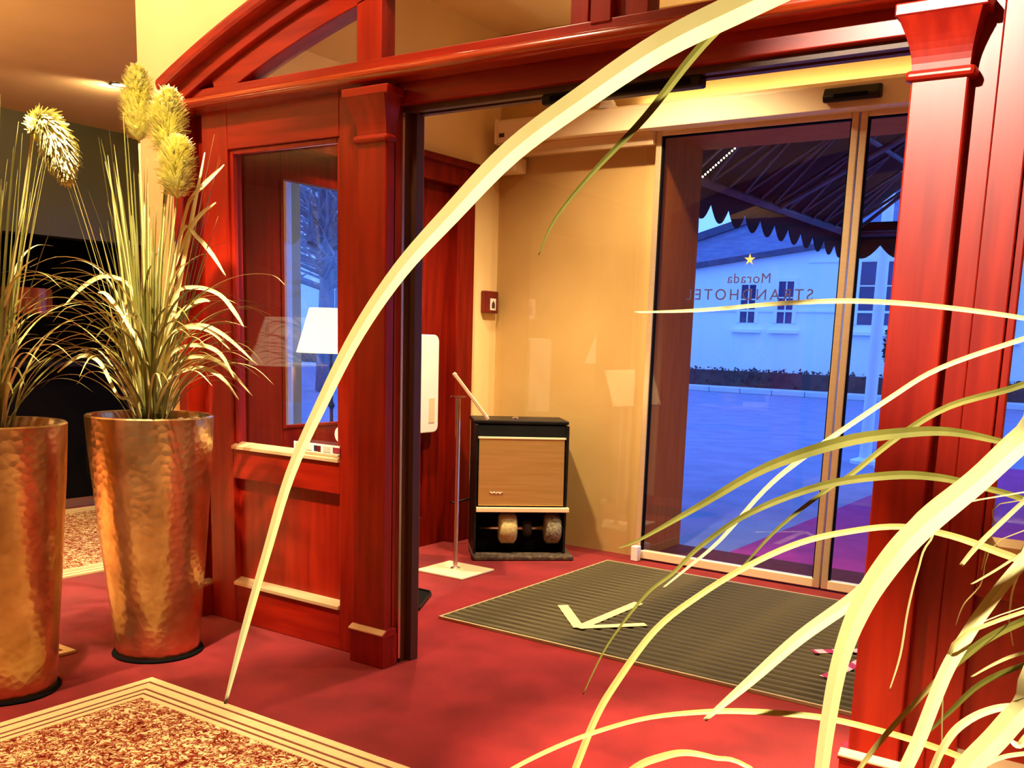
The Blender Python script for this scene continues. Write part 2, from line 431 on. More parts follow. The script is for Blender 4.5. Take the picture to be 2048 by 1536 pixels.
# ---------------------------------------------------------------- side room beyond the screen's left end
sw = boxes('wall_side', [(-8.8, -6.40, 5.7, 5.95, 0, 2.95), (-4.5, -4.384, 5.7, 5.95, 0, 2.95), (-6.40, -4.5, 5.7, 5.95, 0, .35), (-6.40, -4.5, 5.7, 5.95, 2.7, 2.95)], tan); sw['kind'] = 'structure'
w2 = empty('window_2', (-5.6, 5.75, .35)); w2['kind'] = 'structure'
boxes('window_frame', [(-6.40, -4.5, 5.74, 5.8, .35, .41), (-6.40, -4.5, 5.74, 5.8, 2.64, 2.7), (-6.40, -6.34, 5.74, 5.8, .41, 2.64), (-4.56, -4.5, 5.74, 5.8, .41, 2.64), (-5.24, -5.18, 5.74, 5.8, .41, 2.64)], white, w2, .004)
box('pane', -6.34, -5.24, 5.767, 5.773, .41, 2.64, pane_g, w2)
box('pane', -5.18, -4.56, 5.767, 5.773, .41, 2.64, pane_g, w2)
olive = mat('grey_green_lacquer', (.085, .080, .030), .28, col2=(.11, .10, .042), nscale=(1.5, 1.5, 1.5))
bk = boxes('wall_bulkhead', [(-7.75, -7.56, 1.5, 5.7, 2.07, 2.95)], olive); bk['kind'] = 'structure'
dk = box('wall_bar', -8.75, -8.6, -1, 5.7, 0, 2.95, blackm); dk['kind'] = 'structure'

# ================================================================== THINGS IN THE PORCH
# automatic door header
h = empty('door_operator', (-1.7, 5.55, 2.66))
tag(h, 'long ivory automatic door operator box above the sliding glass doors', 'door operator')
bevel(prism('cover', [(5.70, 2.665), (5.50, 2.665), (5.50, 2.79), (5.53, 2.815), (5.70, 2.815)], 'x', -4.05, .62, ivory, h), .004)
box('end_cap', -4.068, -4.05, 5.495, 5.70, 2.66, 2.82, ivory, h, .004)
box('end_slot', -4.03, -3.99, 5.495, 5.502, 2.70, 2.725, brown, h)
box('hanger_block', -4.12, -3.93, 5.55, 5.68, 2.49, 2.585, ivory, h, .004)
box('hanger_rail', -4.04, -2.93, 5.575, 5.62, 2.585, 2.665, alu, h, .003)
o = empty('motion_sensor', (-1.70, 5.47, 2.70)); tag(o, 'black motion sensor bar fixed on the door operator above the doors', 'sensor')
bevel(prism('housing', [(5.502, 2.70), (5.45, 2.69), (5.435, 2.715), (5.46, 2.765), (5.502, 2.77)], 'x', -1.86, -1.56, black, o), .008)
box('lens', -1.80, -1.62, 5.434, 5.446, 2.705, 2.728, blackm, o, .003)
o = empty('reflection_dome', (-3.26, 5.58, 2.816)); tag(o, 'small white dome standing in for a reflection above the door operator box', 'sensor')  # white dome and ring give solid shape to a reflection
lathe('base_ring', [(.062, 0), (.062, .02), (.05, .024)], (-3.26, 5.58, 2.815), white, o, 24)
lathe('dome', [(.05, .02), (.048, .04), (.036, .058), (.012, .066)], (-3.26, 5.58, 2.815), white, o, 24)
o = empty('door_closer', (-1.75, 3.14, 2.27)); tag(o, 'flat black sensor strip under the mahogany lintel of the screen', 'sensor')
box('housing', -2.08, -1.46, 3.085, 3.135, 2.225, 2.262, black, o, .008)
box('cover_strip', -2.04, -1.50, 3.078, 3.086, 2.232, 2.252, blackm, o, .002)

# fire alarm call point
o = empty('fire_alarm', (-4.165, 5.6, 1.56)); tag(o, 'dark red fire alarm call box on the cream wall beside the door', 'fire alarm')
box('housing', -4.165, -4.12, 5.515, 5.665, 1.565, 1.715, redp, o, .008)
box('glass_plate', -4.12, -4.116, 5.565, 5.63, 1.585, 1.665, white, o, .003)
prism('house_symbol', [(5.58, 1.60), (5.615, 1.60), (5.615, 1.63), (5.5975, 1.65), (5.58, 1.63)], 'x', -4.1165, -4.1145, brown, o)
# white rounded panel on the door and small pictogram
o = empty('notice_panel', (-4.12, 4.9, .78)); tag(o, 'tall white rounded notice panel standing against the side door', 'notice panel')
def rrect(y0, y1, z0, z1, r, n=6):
    P = []
    for cy, cz, a in ((y1-r, z1-r, 0), (y0+r, z1-r, 90), (y0+r, z0+r, 180), (y1-r, z0+r, 270)):
        for k in range(n+1):
            t = math.radians(a+90*k/n); P.append((cy+r*math.cos(t), cz+r*math.sin(t)))
    return P
bevel(prism('board', rrect(4.74, 5.03, .775, 1.405, .045), 'x', -4.16, -4.125, white, o), .006)
prism('beige_patch', rrect(4.93, 4.99, .84, 1.0, .006), 'x', -4.126, -4.1225, mat('beige_tone', (.72, .58, .36), .6, col2=(.76, .62, .4), nscale=(20, 20, 20)), o)  # beige patch low on the right of the board
box('wall_bracket', -4.20, -4.16, 4.82, 4.94, 1.2, 1.24, steel, o); box('wall_bracket', -4.20, -4.16, 4.82, 4.94, .92, .96, steel, o)
o = empty('pictogram_sign', (-4.2, 4.89, 1.55)); tag(o, 'small white sign with a blue figure on the glass of the side door', 'sign')
bevel(prism('plate', rrect(4.835, 4.945, 1.545, 1.69, .012), 'x', -4.229, -4.224, white, o), .001)
blue = mat('blue_print', (.02, .02, .35), .6, col2=(.03, .03, .42), nscale=(20, 20, 20))
prism('figure', [(4.872, 1.575), (4.908, 1.575), (4.915, 1.625), (4.90, 1.65), (4.88, 1.65), (4.865, 1.625)], 'x', -4.2245, -4.222, blue, o)
prism('figure_head', [(4.89+.012*math.cos(t*.785), 1.665+.012*math.sin(t*.785)) for t in range(8)], 'x', -4.2245, -4.222, blue, o)

# entrance mat with ribs
mt = empty('entrance_mat', (-1.76, 4.57, 0)); tag(mt, 'wide olive ribbed entrance mat let into the red carpet before the doors', 'mat')
m_d = mat('mat_backing', (.012, .009, .004), .9, col2=(.02, .016, .006), nscale=(30, 30, 30))
m_r = mat('mat_rib', (.040, .031, .009), .85, col2=(.11, .088, .030), nscale=(3, 40, 40), ndet=5, bump=.4, bscale=300)
box('backing', -3.01, -.50, 3.725, 5.41, .001, .008, m_d, mt)
boxes('edge_trim', [(-3.022, -3.01, 3.713, 5.422, .001, .014), (-.50, -.488, 3.713, 5.422, .001, .014), (-3.01, -.50, 3.713, 3.725, .001, .014), (-3.01, -.50, 5.41, 5.422, .001, .014)], mat('mat_edge', (.42, .34, .16), .6, col2=(.5, .4, .2), nscale=(9, 9, 9)), mt)
ribme = None; NR = 27; pitch = (5.41-3.725)/NR
for k in range(NR):
    y = 3.725+pitch*(k+.5)
    if ribme is None:
        hw = 1.253; w = pitch*.34
        o = mk('rib', [(-hw, -w, 0), (hw, -w, 0), (hw, w, 0), (-hw, w, 0), (-hw, -w*.6, .009), (hw, -w*.6, .009), (hw, w*.6, .009), (-hw, w*.6, .009)], BF, m_r, mt, local=True)
        ribme = o.data
    else:
        o = bpy.data.objects.new('rib', ribme); COL.objects.link(o); o.parent = mt
    o.location = (.005, y-4.57, .007)
# tape arrows
def strip(nm, a, b, w, m, parent, z=.0168, t=.0012):
    a, b = Vector((*a, 0)), Vector((*b, 0)); d = (b-a).normalized(); s = Vector((-d.y, d.x, 0))*w/2
    q = [a-s, b-s, b+s, a+s]
    return mk(nm, [(p.x, p.y, z) for p in q]+[(p.x, p.y, z+t) for p in q], BF, m, parent)
ytape = mat('yellow_tape', (.92, .80, .30), .55, col2=(.95, .84, .36), nscale=(30, 30, 30))
ar = empty('tape_arrow', (-2.36, 4.1, .016)); tag(ar, 'yellow tape arrow stuck on the ribbed mat, pointing into the lobby', 'tape arrow')
strip('tape', (-2.365, 3.985), (-2.36, 4.60), .055, ytape, ar)
strip('tape', (-2.365, 3.99), (-2.645, 4.285), .055, ytape, ar, .0181)
strip('tape', (-2.365, 3.99), (-2.135, 4.25), .05, ytape, ar, .0194)
rw = bpy.data.materials.new('red_white_tape'); rw.use_nodes = True
nt = rw.node_tree; tc = nt.nodes.new('ShaderNodeTexCoord'); wv = nt.nodes.new('ShaderNodeTexWave'); rp = nt.nodes.new('ShaderNodeValToRGB')
wv.inputs['Scale'].default_value = 5; wv.bands_direction = 'DIAGONAL'; rp.color_ramp.interpolation = 'CONSTANT'
rp.color_ramp.elements[0].color = (.85, .55, .52, 1); rp.color_ramp.elements[1].position = .5; rp.color_ramp.elements[1].color = (.45, .01, .03, 1)
nt.links.new(tc.outputs['Object'], wv.inputs[0]); nt.links.new(wv.outputs[0], rp.inputs[0]); nt.links.new(rp.outputs[0], nt.nodes['Principled BSDF'].inputs[0])
ar = empty('tape_arrow', (-1.05, 4.4, .016)); tag(ar, 'red and white striped tape arrow on the mat beside the right pilaster', 'tape arrow')
strip('tape', (-1.17, 4.05), (-1.06, 4.62), .055, rw, ar)
strip('tape', (-1.06, 4.62), (-1.33, 4.37), .055, rw, ar, .0181)
strip('tape', (-1.06, 4.62), (-.78, 4.30), .055, rw, ar, .0194)

# black tray on the carpet behind the left pilaster
o = empty('boot_tray', (-3.5, 3.85, 0)); tag(o, 'black floor tray on the carpet beside the mat, behind the left pilaster', 'tray')
P = [(-3.9, 3.70), (-3.24, 3.70), (-3.19, 3.73), (-3.19, 3.76), (-3.33, 4.02), (-3.37, 4.06), (-3.9, 4.06)]
prism('tray_base', P, 'z', 0, .008, blackm, o)
rim = []
for a, b_ in zip(P, P[1:]+P[:1]): rim.append((a, b_))
V, F = [], []
for a, b_ in rim:
    a, b_ = Vector((*a, 0)), Vector((*b_, 0)); d = (b_-a).normalized()*.004; s = Vector((-d.y, d.x, 0))
    q = [a-d-s, b_+d-s, b_+d+s, a-d+s]; n = len(V)
    V += [(p.x, p.y, .004) for p in q]+[(p.x, p.y, .018) for p in q]; F += [tuple(i+n for i in f) for f in BF]
mk('tray_rim', V, F, black, o)

# info stand
o = empty('sign_stand', (-3.59, 4.565, 0)); tag(o, 'slim floor sign stand with square base and tilted white board', 'sign stand')
box('base_plate', -3.765, -3.415, 4.405, 4.725, .001, .014, ivory, o, .004)
lathe('pole', [(.016, .014), (.014, .03), (.014, 1.04), (.012, 1.05)], (-3.59, 4.562, 0), steel, o, 16)
lathe('pole_collar', [(.03, .014), (.03, .022), (.018, .03)], (-3.59, 4.562, 0), steel, o, 20)
lathe('pole_head', [(.012, 1.04), (.045, 1.05), (.045, 1.056), (.012, 1.06)], (-3.59, 4.562, 0), steel, o, 16)
# tilted board, seen nearly edge-on
hx = Vector((-.615, .785, -.03)).normalized()            # along the board
sx = Vector((.158, .125, -.255)).normalized()            # down the slope
nx = hx.cross(sx).normalized(); c0 = Vector((-3.53, 4.60, 1.06))
V = []
for k in (-.009, .009):
    for u_, v_ in ((-.15, -.165), (.15, -.165), (.15, .165), (-.15, .165)):
        V.append(c0+hx*u_+sx*v_+nx*k)
bevel(mk('board', V, BF, ivory, o), .003)
for u_, v_ in ((-.13, -.15), (-.13, .15), (.13, .15), (.13, -.15)):
    tube('board_pin', [c0+hx*u_+sx*v_+nx*-.013, c0+hx*u_+sx*v_+nx*.013], .006, steel, o, 8)

# shoe polishing machine, set across the corner
a_ = math.atan2(.675, .738)
sm = empty('shoe_polisher', (-3.704, 4.91, 0), a_); tag(sm, 'black shoe polishing machine with brass front panel and round brushes in the corner', 'shoe polisher')
brass = mat('brushed_brass', (.74, .46, .14), .38, metal=.75, col2=(.82, .54, .19), nscale=(3, 60, 60))
L_ = dict(local=True)
prism('cabinet', [(.06, .03), (.42, .03), (.42, .868), (.10, .868), (.055, .775), (.03, .335), (.16, .30), (.16, .03)][::-1], 'x', 0, .575, blackm, sm, .006, True)
box('side_cheek', -.012, .004, .02, .40, .03, .86, black, sm, .004, True)
box('side_cheek', .571, .587, .02, .40, .03, .86, black, sm, .004, True)
box('top_lid', -.02, .595, .085, .43, .862, .884, black, sm, .006, True)
V = [(.012, .029, .345), (.563, .029, .345), (.563, .052, .772), (.012, .052, .772)]
o = mk('front_panel', V+[(x, y-.014, z) for x, y, z in V], BF, brass, sm, True); bevel(o, .004)
box('panel_trim', .006, .57, .034, .058, .77, .782, ivory, sm, .002, True)
box('lower_rail', 0, .60, -.005, .04, .305, .335, ivory, sm, .004, True)
lathe('start_button', [(.022, 0), (.022, .012), (.012, .018)], (.255, .16, .884), steel, sm, 20, local=True)
lathe('lock', [(.012, 0), (.012, .02), (.005, .024)], (.275, .052, .752), steel, sm, 16, local=True)
P = [(.085+.085*t/12, .0175, .427+.006*math.sin(t*1.9)) for t in range(13)]
tube('script_badge', P, .0035, steel, sm, 5, True)
bristle_w = mat('cream_bristle', (.55, .45, .14), .9, col2=(.75, .66, .30), nscale=(60, 60, 60), bump=.8, bscale=160)
bristle_k = mat('black_bristle', (.02, .015, .012), .8, col2=(.05, .04, .03), nscale=(60, 60, 60), bump=.8, bscale=160)
def brush(x0, x1, r, m):
    pr = [(r*.25, 0), (r*.8, .004), (r, .02), (r, x1-x0-.02), (r*.8, x1-x0-.004), (r*.25, x1-x0)]
    V, F = lathe_vf(pr, (0, 0, 0), 28)
    V = [(x0+z, .10+y, .185+x) for x, y, z in V]
    mk('brush', V, F, m, sm, True, True)
brush(.155, .275, .10, bristle_w); brush(.315, .375, .055, bristle_k); brush(.455, .565, .10, mat('grey_bristle', (.16, .14, .08), .9, col2=(.42, .38, .22), nscale=(60, 60, 60), bump=.8, bscale=160))
tube('brush_axle', [(.03, .10, .185), (.56, .10, .185)], .014, steel, sm, 10, True)
box('brush_housing', .02, .56, .14, .17, .03, .30, blackm, sm, 0, True)
box('foot_mat', -.02, .63, -.06, .30, .001, .03, mat('foot_mat_rubber', (.05, .03, .02), .7, col2=(.16, .12, .06), nscale=(40, 40, 40), lo=.45, hi=.7), sm, .008, True)
tube('power_cable', [(0, .38, .33), (-.06, .37, .32), (-.11, .36, .30), (-.14, .36, .31)], .008, black, sm, 6, True)

# stickers on the screen's left pane
o = empty('card_sticker_strip', (-3.17, 3.07, .87)); tag(o, 'white strip of card payment stickers along the bottom of the window', 'sticker')
box('strip', -3.312, -3.03, 3.030, 3.034, .878, .918, white, o, .001)
for k, cc in enumerate(((.62, .45, .12), (.62, .60, .52), (.02, .02, .05), (.62, .55, .42), (.30, .03, .05))):
    x = -3.30+k*.058
    box('card', x, x+.042, 3.0285, 3.0305, .886, .910, mat('card_%d' % k, cc, .5, col2=tuple(min(1, c*1.2) for c in cc), nscale=(40, 40, 40)), o)
    if k == 2: box('card_red_half', x+.024, x+.042, 3.0275, 3.0290, .886, .910, redp, o)
o = lathe('round_sticker', [(.036, 0), (.036, .002)], (0, 0, 0), white, None, 28)
o.location = (-3.062, 3.072, .963); o.rotation_euler = (math.radians(90), 0, 0); tag(o, 'round white sticker on the window above the card stickers', 'sticker')

# ================================================================== RUGS
def rug_mat(nm):
    m = bpy.data.materials.new(nm); m.use_nodes = True; nt = m.node_tree; b = nt.nodes['Principled BSDF']
    tc = nt.nodes.new('ShaderNodeTexCoord'); n1 = nt.nodes.new('ShaderNodeTexNoise'); n1.inputs['Scale'].default_value = 26; n1.inputs['Detail'].default_value = 2; n1.inputs['Distortion'].default_value = 1.6
    vo = nt.nodes.new('ShaderNodeTexVoronoi'); vo.feature = 'DISTANCE_TO_EDGE'; vo.inputs['Scale'].default_value = 24
    mx = nt.nodes.new('ShaderNodeMix'); mx.data_type = 'RGBA'; mx.inputs[0].default_value = .12
    nt.links.new(tc.outputs['Object'], n1.inputs['Vector'])
    nt.links.new(tc.outputs['Object'], mx.inputs[6]); nt.links.new(n1.outputs[1], mx.inputs[7]); nt.links.new(mx.outputs[2], vo.inputs['Vector'])
    r1 = nt.nodes.new('ShaderNodeValToRGB'); e = r1.color_ramp.elements
    e[0].position = .07; e[0].color = (.24, .02, .012, 1); e[1].position = .15; e[1].color = (.88, .64, .28, 1)
    x = e.new(.30); x.color = (.94, .76, .42, 1)
    nt.links.new(vo.outputs[0], r1.inputs[0])
    r2 = nt.nodes.new('ShaderNodeValToRGB'); r2.color_ramp.elements[0].position = .41; r2.color_ramp.elements[0].color = (.42, .10, .04, 1); r2.color_ramp.elements[1].position = .48; r2.color_ramp.elements[1].color = (1, 1, 1, 1)
    nt.links.new(n1.outputs[0], r2.inputs[0])
    mu = nt.nodes.new('ShaderNodeMix'); mu.data_type = 'RGBA'; mu.blend_type = 'MULTIPLY'; mu.inputs[0].default_value = .9
    nt.links.new(r1.outputs[0], mu.inputs[6]); nt.links.new(r2.outputs[0], mu.inputs[7]); nt.links.new(mu.outputs[2], b.inputs['Base Color'])
    b.inputs['Roughness'].default_value = .95; b.inputs['Specular IOR Level'].default_value = .1
    bp = nt.nodes.new('ShaderNodeBump'); bp.inputs['Strength'].default_value = .4; bp.inputs['Distance'].default_value = .006
    nt.links.new(vo.outputs[0], bp.inputs['Height']); nt.links.new(bp.outputs[0], b.inputs['Normal'])
    return m
RM = rug_mat('patterned_rug'); gold = mat('rug_gold_border', (.88, .66, .30), .95, col2=(.92, .72, .36), nscale=(60, 60, 60), bump=.4, bscale=300); dkb = mat('rug_dark_line', (.20, .05, .02), .95, col2=(.26, .07, .03), nscale=(60, 60, 60))
def rug(x0, x1, y0, y1, label):
    r = empty('rug', ((x0+x1)/2, (y0+y1)/2, 0)); tag(r, label, 'rug')
    box('field', x0+.16, x1-.16, y0+.16, y1-.16, .001, .010, RM, r)
    for m, a, b_, z in ((gold, 0, .035, .012), (dkb, .035, .048, .011), (gold, .048, .09, .012), (dkb, .09, .103, .011), (gold, .103, .125, .012), (dkb, .125, .136, .011), (gold, .136, .16, .0115)):
        boxes('border_band', [(x0+a, x0+b_, y0+a, y1-a, .001, z), (x1-b_, x1-a, y0+a, y1-a, .001, z), (x0+b_, x1-b_, y0+a, y0+b_, .001, z), (x0+b_, x1-b_, y1-b_, y1-a, .001, z)], m, r)
rug(-3.34, 0.0, -1.6, 2.293, 'large gold patterned rug with striped border in the front left corner')
rug(-6.2, -3.88, -.6, 2.297, 'gold patterned rug whose corner shows between the two metallic planters')
rug(-7.0, -5.095, 2.75, 4.95, 'gold patterned rug in the dim room behind the planters')

# ================================================================== PLANTERS WITH PAMPAS GRASS
pg = bpy.data.materials.new('bronze_leaf_glaze'); pg.use_nodes = True
nt = pg.node_tree; b = nt.nodes['Principled BSDF']; tc = nt.nodes.new('ShaderNodeTexCoord')
n1 = nt.nodes.new('ShaderNodeTexNoise'); n1.inputs['Scale'].default_value = 7; n1.inputs['Detail'].default_value = 6
vo = nt.nodes.new('ShaderNodeTexVoronoi'); vo.inputs['Scale'].default_value = 34
r1 = nt.nodes.new('ShaderNodeValToRGB'); r1.color_ramp.elements[0].position = .3; r1.color_ramp.elements[0].color = (.46, .27, .10, 1); r1.color_ramp.elements[1].position = .7; r1.color_ramp.elements[1].color = (.82, .56, .27, 1)
bp = nt.nodes.new('ShaderNodeBump'); bp.inputs['Strength'].default_value = .27; bp.inputs['Distance'].default_value = .006
nt.links.new(tc.outputs['Object'], n1.inputs[0]); nt.links.new(tc.outputs['Object'], vo.inputs[0]); nt.links.new(n1.outputs[0], r1.inputs[0]); nt.links.new(r1.outputs[0], b.inputs[0])
nt.links.new(vo.outputs[0], bp.inputs['Height']); nt.links.new(bp.outputs[0], b.inputs['Normal'])
b.inputs['Metallic'].default_value = .9; b.inputs['Roughness'].default_value = .27
soil = mat('dark_soil', (.02, .010, .006), .95, col2=(.05, .025, .015), nscale=(40, 40, 40), bump=.8)
peb = mat('pale_pebble', (.75, .62, .42), .6, col2=(.85, .75, .58), nscale=(30, 30, 30))
gr_o = mat('olive_blade', (.10, .095, .012), .36, col2=(.26, .24, .05), nscale=(14, 14, 3), lo=.3, hi=.7)
gr_s = mat('straw_blade', (.52, .42, .12), .45, col2=(.66, .56, .20), nscale=(14, 14, 3), lo=.3, hi=.7)
gr_p = mat('pale_blade', (.84, .74, .30), .40, col2=(.92, .84, .42), nscale=(14, 14, 3), lo=.3, hi=.7)
plm = mat('plume_fluff', (.88, .80, .26), .85, col2=(.95, .90, .45), nscale=(12, 12, 12), lo=.3, hi=.7)
PROF = [(.165, .0), (.172, .012), (.178, .06), (.193, .25), (.212, .45), (.229, .65), (.243, .82), (.252, .95), (.2555, 1.015), (.2565, 1.03), (.250, 1.036), (.236, 1.034), (.232, 1.02), (.228, .985)]
def planter(root, c):
    lathe('planter', PROF, (c[0], c[1], 0), pg, root, 64, True, False)
    lathe('soil', [(.228, .975), (.229, .99), (.15, 1.0), (.05, 1.005)], (c[0], c[1], 0), soil, root, 32)
    lathe('base_pad', [(.183, .0005), (.19, .006), (.186, .012), (.166, .013)], (c[0], c[1], 0), blackm, root, 40)
rng = random.Random(5)
pv, pf = None, None
def pebbles(root, c, n, a0, a1):
    me = None
    for k in range(n):
        t = rng.uniform(a0, a1); r = rng.uniform(.12, .215)
        if me is None:
            V, F = lathe_vf([(.004, -.007), (.010, -.003), (.012, .001), (.007, .007)], (0, 0, 0), 8)
            o = mk('pebble', V, F, peb, root, True, True); me = o.data
        else:
            o = bpy.data.objects.new('pebble', me); COL.objects.link(o); o.parent = root
        s = rng.uniform(.7, 1.5)
        o.location = (c[0]+r*math.cos(t)-root.location.x, c[1]+r*math.sin(t)-root.location.y, 1.004+rng.uniform(0, .012)); o.scale = (s*1.3, s, s*.8); o.rotation_euler = (rng.uniform(-.4, .4), rng.uniform(-.4, .4), rng.uniform(0, 6))
def blade_obj(root, P, m, hint=None, sub=5):
    V, F = blade_vf(crom(P, sub), hint)
    o = mk('blade', V, F, m, root, smooth=True)
    for e in o.data.edges:                                  # keep the leaf fold crisp, smooth along its length
        if abs(e.vertices[0]-e.vertices[1]) == 4: e.use_edge_sharp = True
    return o
def arc_blade(c, az, L, lean, droop, w, z0=1.0, r0=.06):
    """arching leaf: starts at the crown, rises and bends over"""
    dx, dy = math.cos(az), math.sin(az); P = []; n = 7
    x = c[0]+dx*r0*rng.random(); y = c[1]+dy*r0*rng.random(); z = z0; ang = lean; yaw_ = rng.uniform(-.3, .3)
    for k in range(n):
        t = k/(n-1); wd = w*(1-.08*k) if k < n-2 else w*(.55 if k == n-2 else .12)
        if k == 0: wd = w*.6
        P.append((x, min(y, 2.97+.01*t), z, wd))
        s = L/(n-1); a2 = az+yaw_*t
        x += s*math.sin(ang)*math.cos(a2); y += s*math.sin(ang)*math.sin(a2); z += s*math.cos(ang)
        ang += droop/(n-1)*(.5+t)
    return P
def plume(root, P, R, nf, seed):
    """feathery plume along points P with radius R(t)"""
    q = random.Random(seed); L = []
    C_ = crom(P, 6); n = len(C_)
    L.append(tube_vf([p[:3] for p in C_], [.004]*n, 5))
    V, F = [], []
    for k in range(nf):
        t = q.random(); i = min(n-2, int(t*(n-1))); p = Vector(C_[i][:3]).lerp(Vector(C_[i+1][:3]), q.random())
        tg = (Vector(C_[i+1][:3])-Vector(C_[i][:3])).normalized()
        d = Vector((q.gauss(0, 1), q.gauss(0, 1), q.gauss(0, 1))); d = (d-tg*d.dot(tg)).normalized()
        r = R(t)*q.uniform(.45, 1.1); dn = tg*R(t)*q.uniform(.5, 1.3)
        s = d.cross(tg).normalized()*.0026
        m1 = p+d*r*.6+dn*.5; e = p+d*r+dn+Vector((0, 0, -.3*r))
        b_ = len(V); V += [p-s, p+s, m1+s*1.4, m1-s*1.4, e+s*.5, e-s*.5]; F += [(b_, b_+1, b_+2, b_+3), (b_+3, b_+2, b_+4, b_+5)]
    L.append((V, F)); V, F = merge(L)
    me = bpy.data.meshes.new('plume'); off = wloc(root)
    me.from_pydata([tuple(Vector(v)-off) for v in V], [], F); me.materials.append(plm)
    o = bpy.data.objects.new('plume', me); COL.objects.link(o); o.parent = root; o['kind'] = 'stuff'
    return o

def pampas(c, label, seed, tall, droop, plumes, extra):
    global rng
    rng = random.Random(seed)
    root = empty('potted_pampas_grass', (c[0], c[1], 0)); tag(root, label, 'potted grass', 'potted pampas grasses in metallic planters')
    planter(root, c)
    for k in range(tall):                                   # stiff upright leaves
        az = rng.uniform(0, 2*math.pi); L = rng.uniform(.55, 1.22)
        blade_obj(root, arc_blade(c, az, L, rng.uniform(.02, .24), rng.uniform(-.02, .28), rng.uniform(.009, .016), r0=.06), rng.choice([gr_o, gr_o, gr_o, gr_s]), sub=2)
    for k in range(droop):                                  # arching leaves of the skirt
        az = rng.uniform(0, 2*math.pi); L = rng.uniform(.40, .72)
        blade_obj(root, arc_blade(c, az, L, rng.uniform(.15, .6), rng.uniform(1.5, 2.7), rng.uniform(.011, .018), z0=rng.choice([1.0, 1.0, 1.1, 1.2, 1.32]), r0=.10), rng.choice([gr_o, gr_o, gr_s, gr_p]), sub=3)
    for P in extra: blade_obj(root, P, gr_p, hint=lambda q: (Vector((0, 0, 1.4))-q).normalized(), sub=4)
    for (P, R0, nf, sd) in plumes:
        st = [(c[0]+rng.uniform(-.02, .02), c[1], 1.0)]+[tuple(Vector((c[0], c[1], 1.0)).lerp(Vector(P[0]), .55)+Vector((0, 0, .02)))]+[P[0]]
        tube('stalk', [p[:3] for p in crom(st, 5)], .0045, gr_s, root, 6)
        plume(root, P, lambda t, R0=R0: R0*(math.sin(math.pi*min(1, t*.92+.1))**.55)*(1-.35*t), nf, sd)
    return root
cA = (-3.64, 2.535); cB = (-3.665, 1.885)
exA = [[(-3.660,2.535,1.000,0.010), (-3.553,2.565,1.460,0.014), (-3.465,2.590,1.782,0.012), (-3.416,2.624,1.758,0.016), (-3.367,2.657,1.692,0.016), (-3.323,2.686,1.609,0.004)],
       [(-3.640,2.535,1.000,0.010), (-3.524,2.527,1.319,0.014), (-3.429,2.520,1.526,0.012), (-3.354,2.570,1.558,0.016), (-3.280,2.620,1.532,0.016), (-3.231,2.652,1.465,0.016), (-3.202,2.672,1.407,0.004)],
       [(-3.620,2.535,1.000,0.010), (-3.569,2.543,1.210,0.014), (-3.527,2.549,1.327,0.012), (-3.478,2.582,1.589,0.016), (-3.430,2.614,1.845,0.016), (-3.384,2.645,2.086,0.004)],
       [(-3.660,2.535,1.000,0.010), (-3.511,2.541,1.489,0.014), (-3.388,2.547,1.835,0.012), (-3.357,2.568,1.912,0.016), (-3.312,2.598,1.967,0.016), (-3.257,2.635,2.029,0.004)],
       [(-3.640,2.535,1.000,0.010), (-3.563,2.552,1.238,0.014), (-3.500,2.567,1.378,0.012), (-3.415,2.624,1.412,0.016), (-3.330,2.681,1.371,0.016), (-3.221,2.754,1.257,0.004)],
       [(-3.620,2.535,1.000,0.010), (-3.523,2.521,1.194,0.014), (-3.443,2.510,1.299,0.012), (-3.359,2.567,1.332,0.016), (-3.284,2.617,1.301,0.016), (-3.235,2.649,1.197,0.004)],
       [(-3.660,2.535,1.000,0.010), (-3.574,2.551,1.168,0.014), (-3.504,2.565,1.250,0.012), (-3.417,2.623,1.286,0.016), (-3.333,2.679,1.249,0.016), (-3.240,2.741,1.129,0.004)],
       [(-3.640,2.535,1.000,0.010), (-3.540,2.516,1.221,0.014), (-3.459,2.500,1.348,0.012), (-3.399,2.540,1.400,0.016), (-3.316,2.596,1.389,0.016), (-3.250,2.640,1.316,0.004)],
       [(-3.620,2.535,1.000,0.010), (-3.631,2.501,1.329,0.014), (-3.640,2.473,1.543,0.012), (-3.723,2.418,1.595,0.016), (-3.800,2.366,1.556,0.016), (-3.875,2.316,1.470,0.004)],
       [(-3.660,2.535,1.000,0.010), (-3.645,2.451,1.096,0.014), (-3.633,2.382,1.121,0.012), (-3.688,2.346,1.249,0.016), (-3.754,2.302,1.273,0.016), (-3.833,2.249,1.203,0.004)],
       [(-3.640,2.535,1.000,0.010), (-3.585,2.538,1.131,0.014), (-3.540,2.540,1.183,0.012), (-3.436,2.610,1.239,0.016), (-3.350,2.667,1.207,0.016), (-3.287,2.710,1.111,0.004)],
       [(-3.620,2.535,1.000,0.010), (-3.578,2.484,1.198,0.014), (-3.543,2.443,1.305,0.012), (-3.598,2.406,1.421,0.016), (-3.653,2.369,1.517,0.016), (-3.684,2.348,1.526,0.004)],
       [(-3.660,2.535,1.000,0.010), (-3.579,2.548,1.353,0.014), (-3.512,2.559,1.587,0.012), (-3.449,2.601,1.767,0.016), (-3.405,2.631,1.846,0.016), (-3.351,2.667,1.896,0.004)],
       [(-3.640,2.535,1.000,0.010), (-3.535,2.519,1.254,0.014), (-3.449,2.506,1.407,0.012), (-3.380,2.552,1.489,0.016), (-3.338,2.581,1.510,0.016), (-3.313,2.597,1.505,0.004)]]
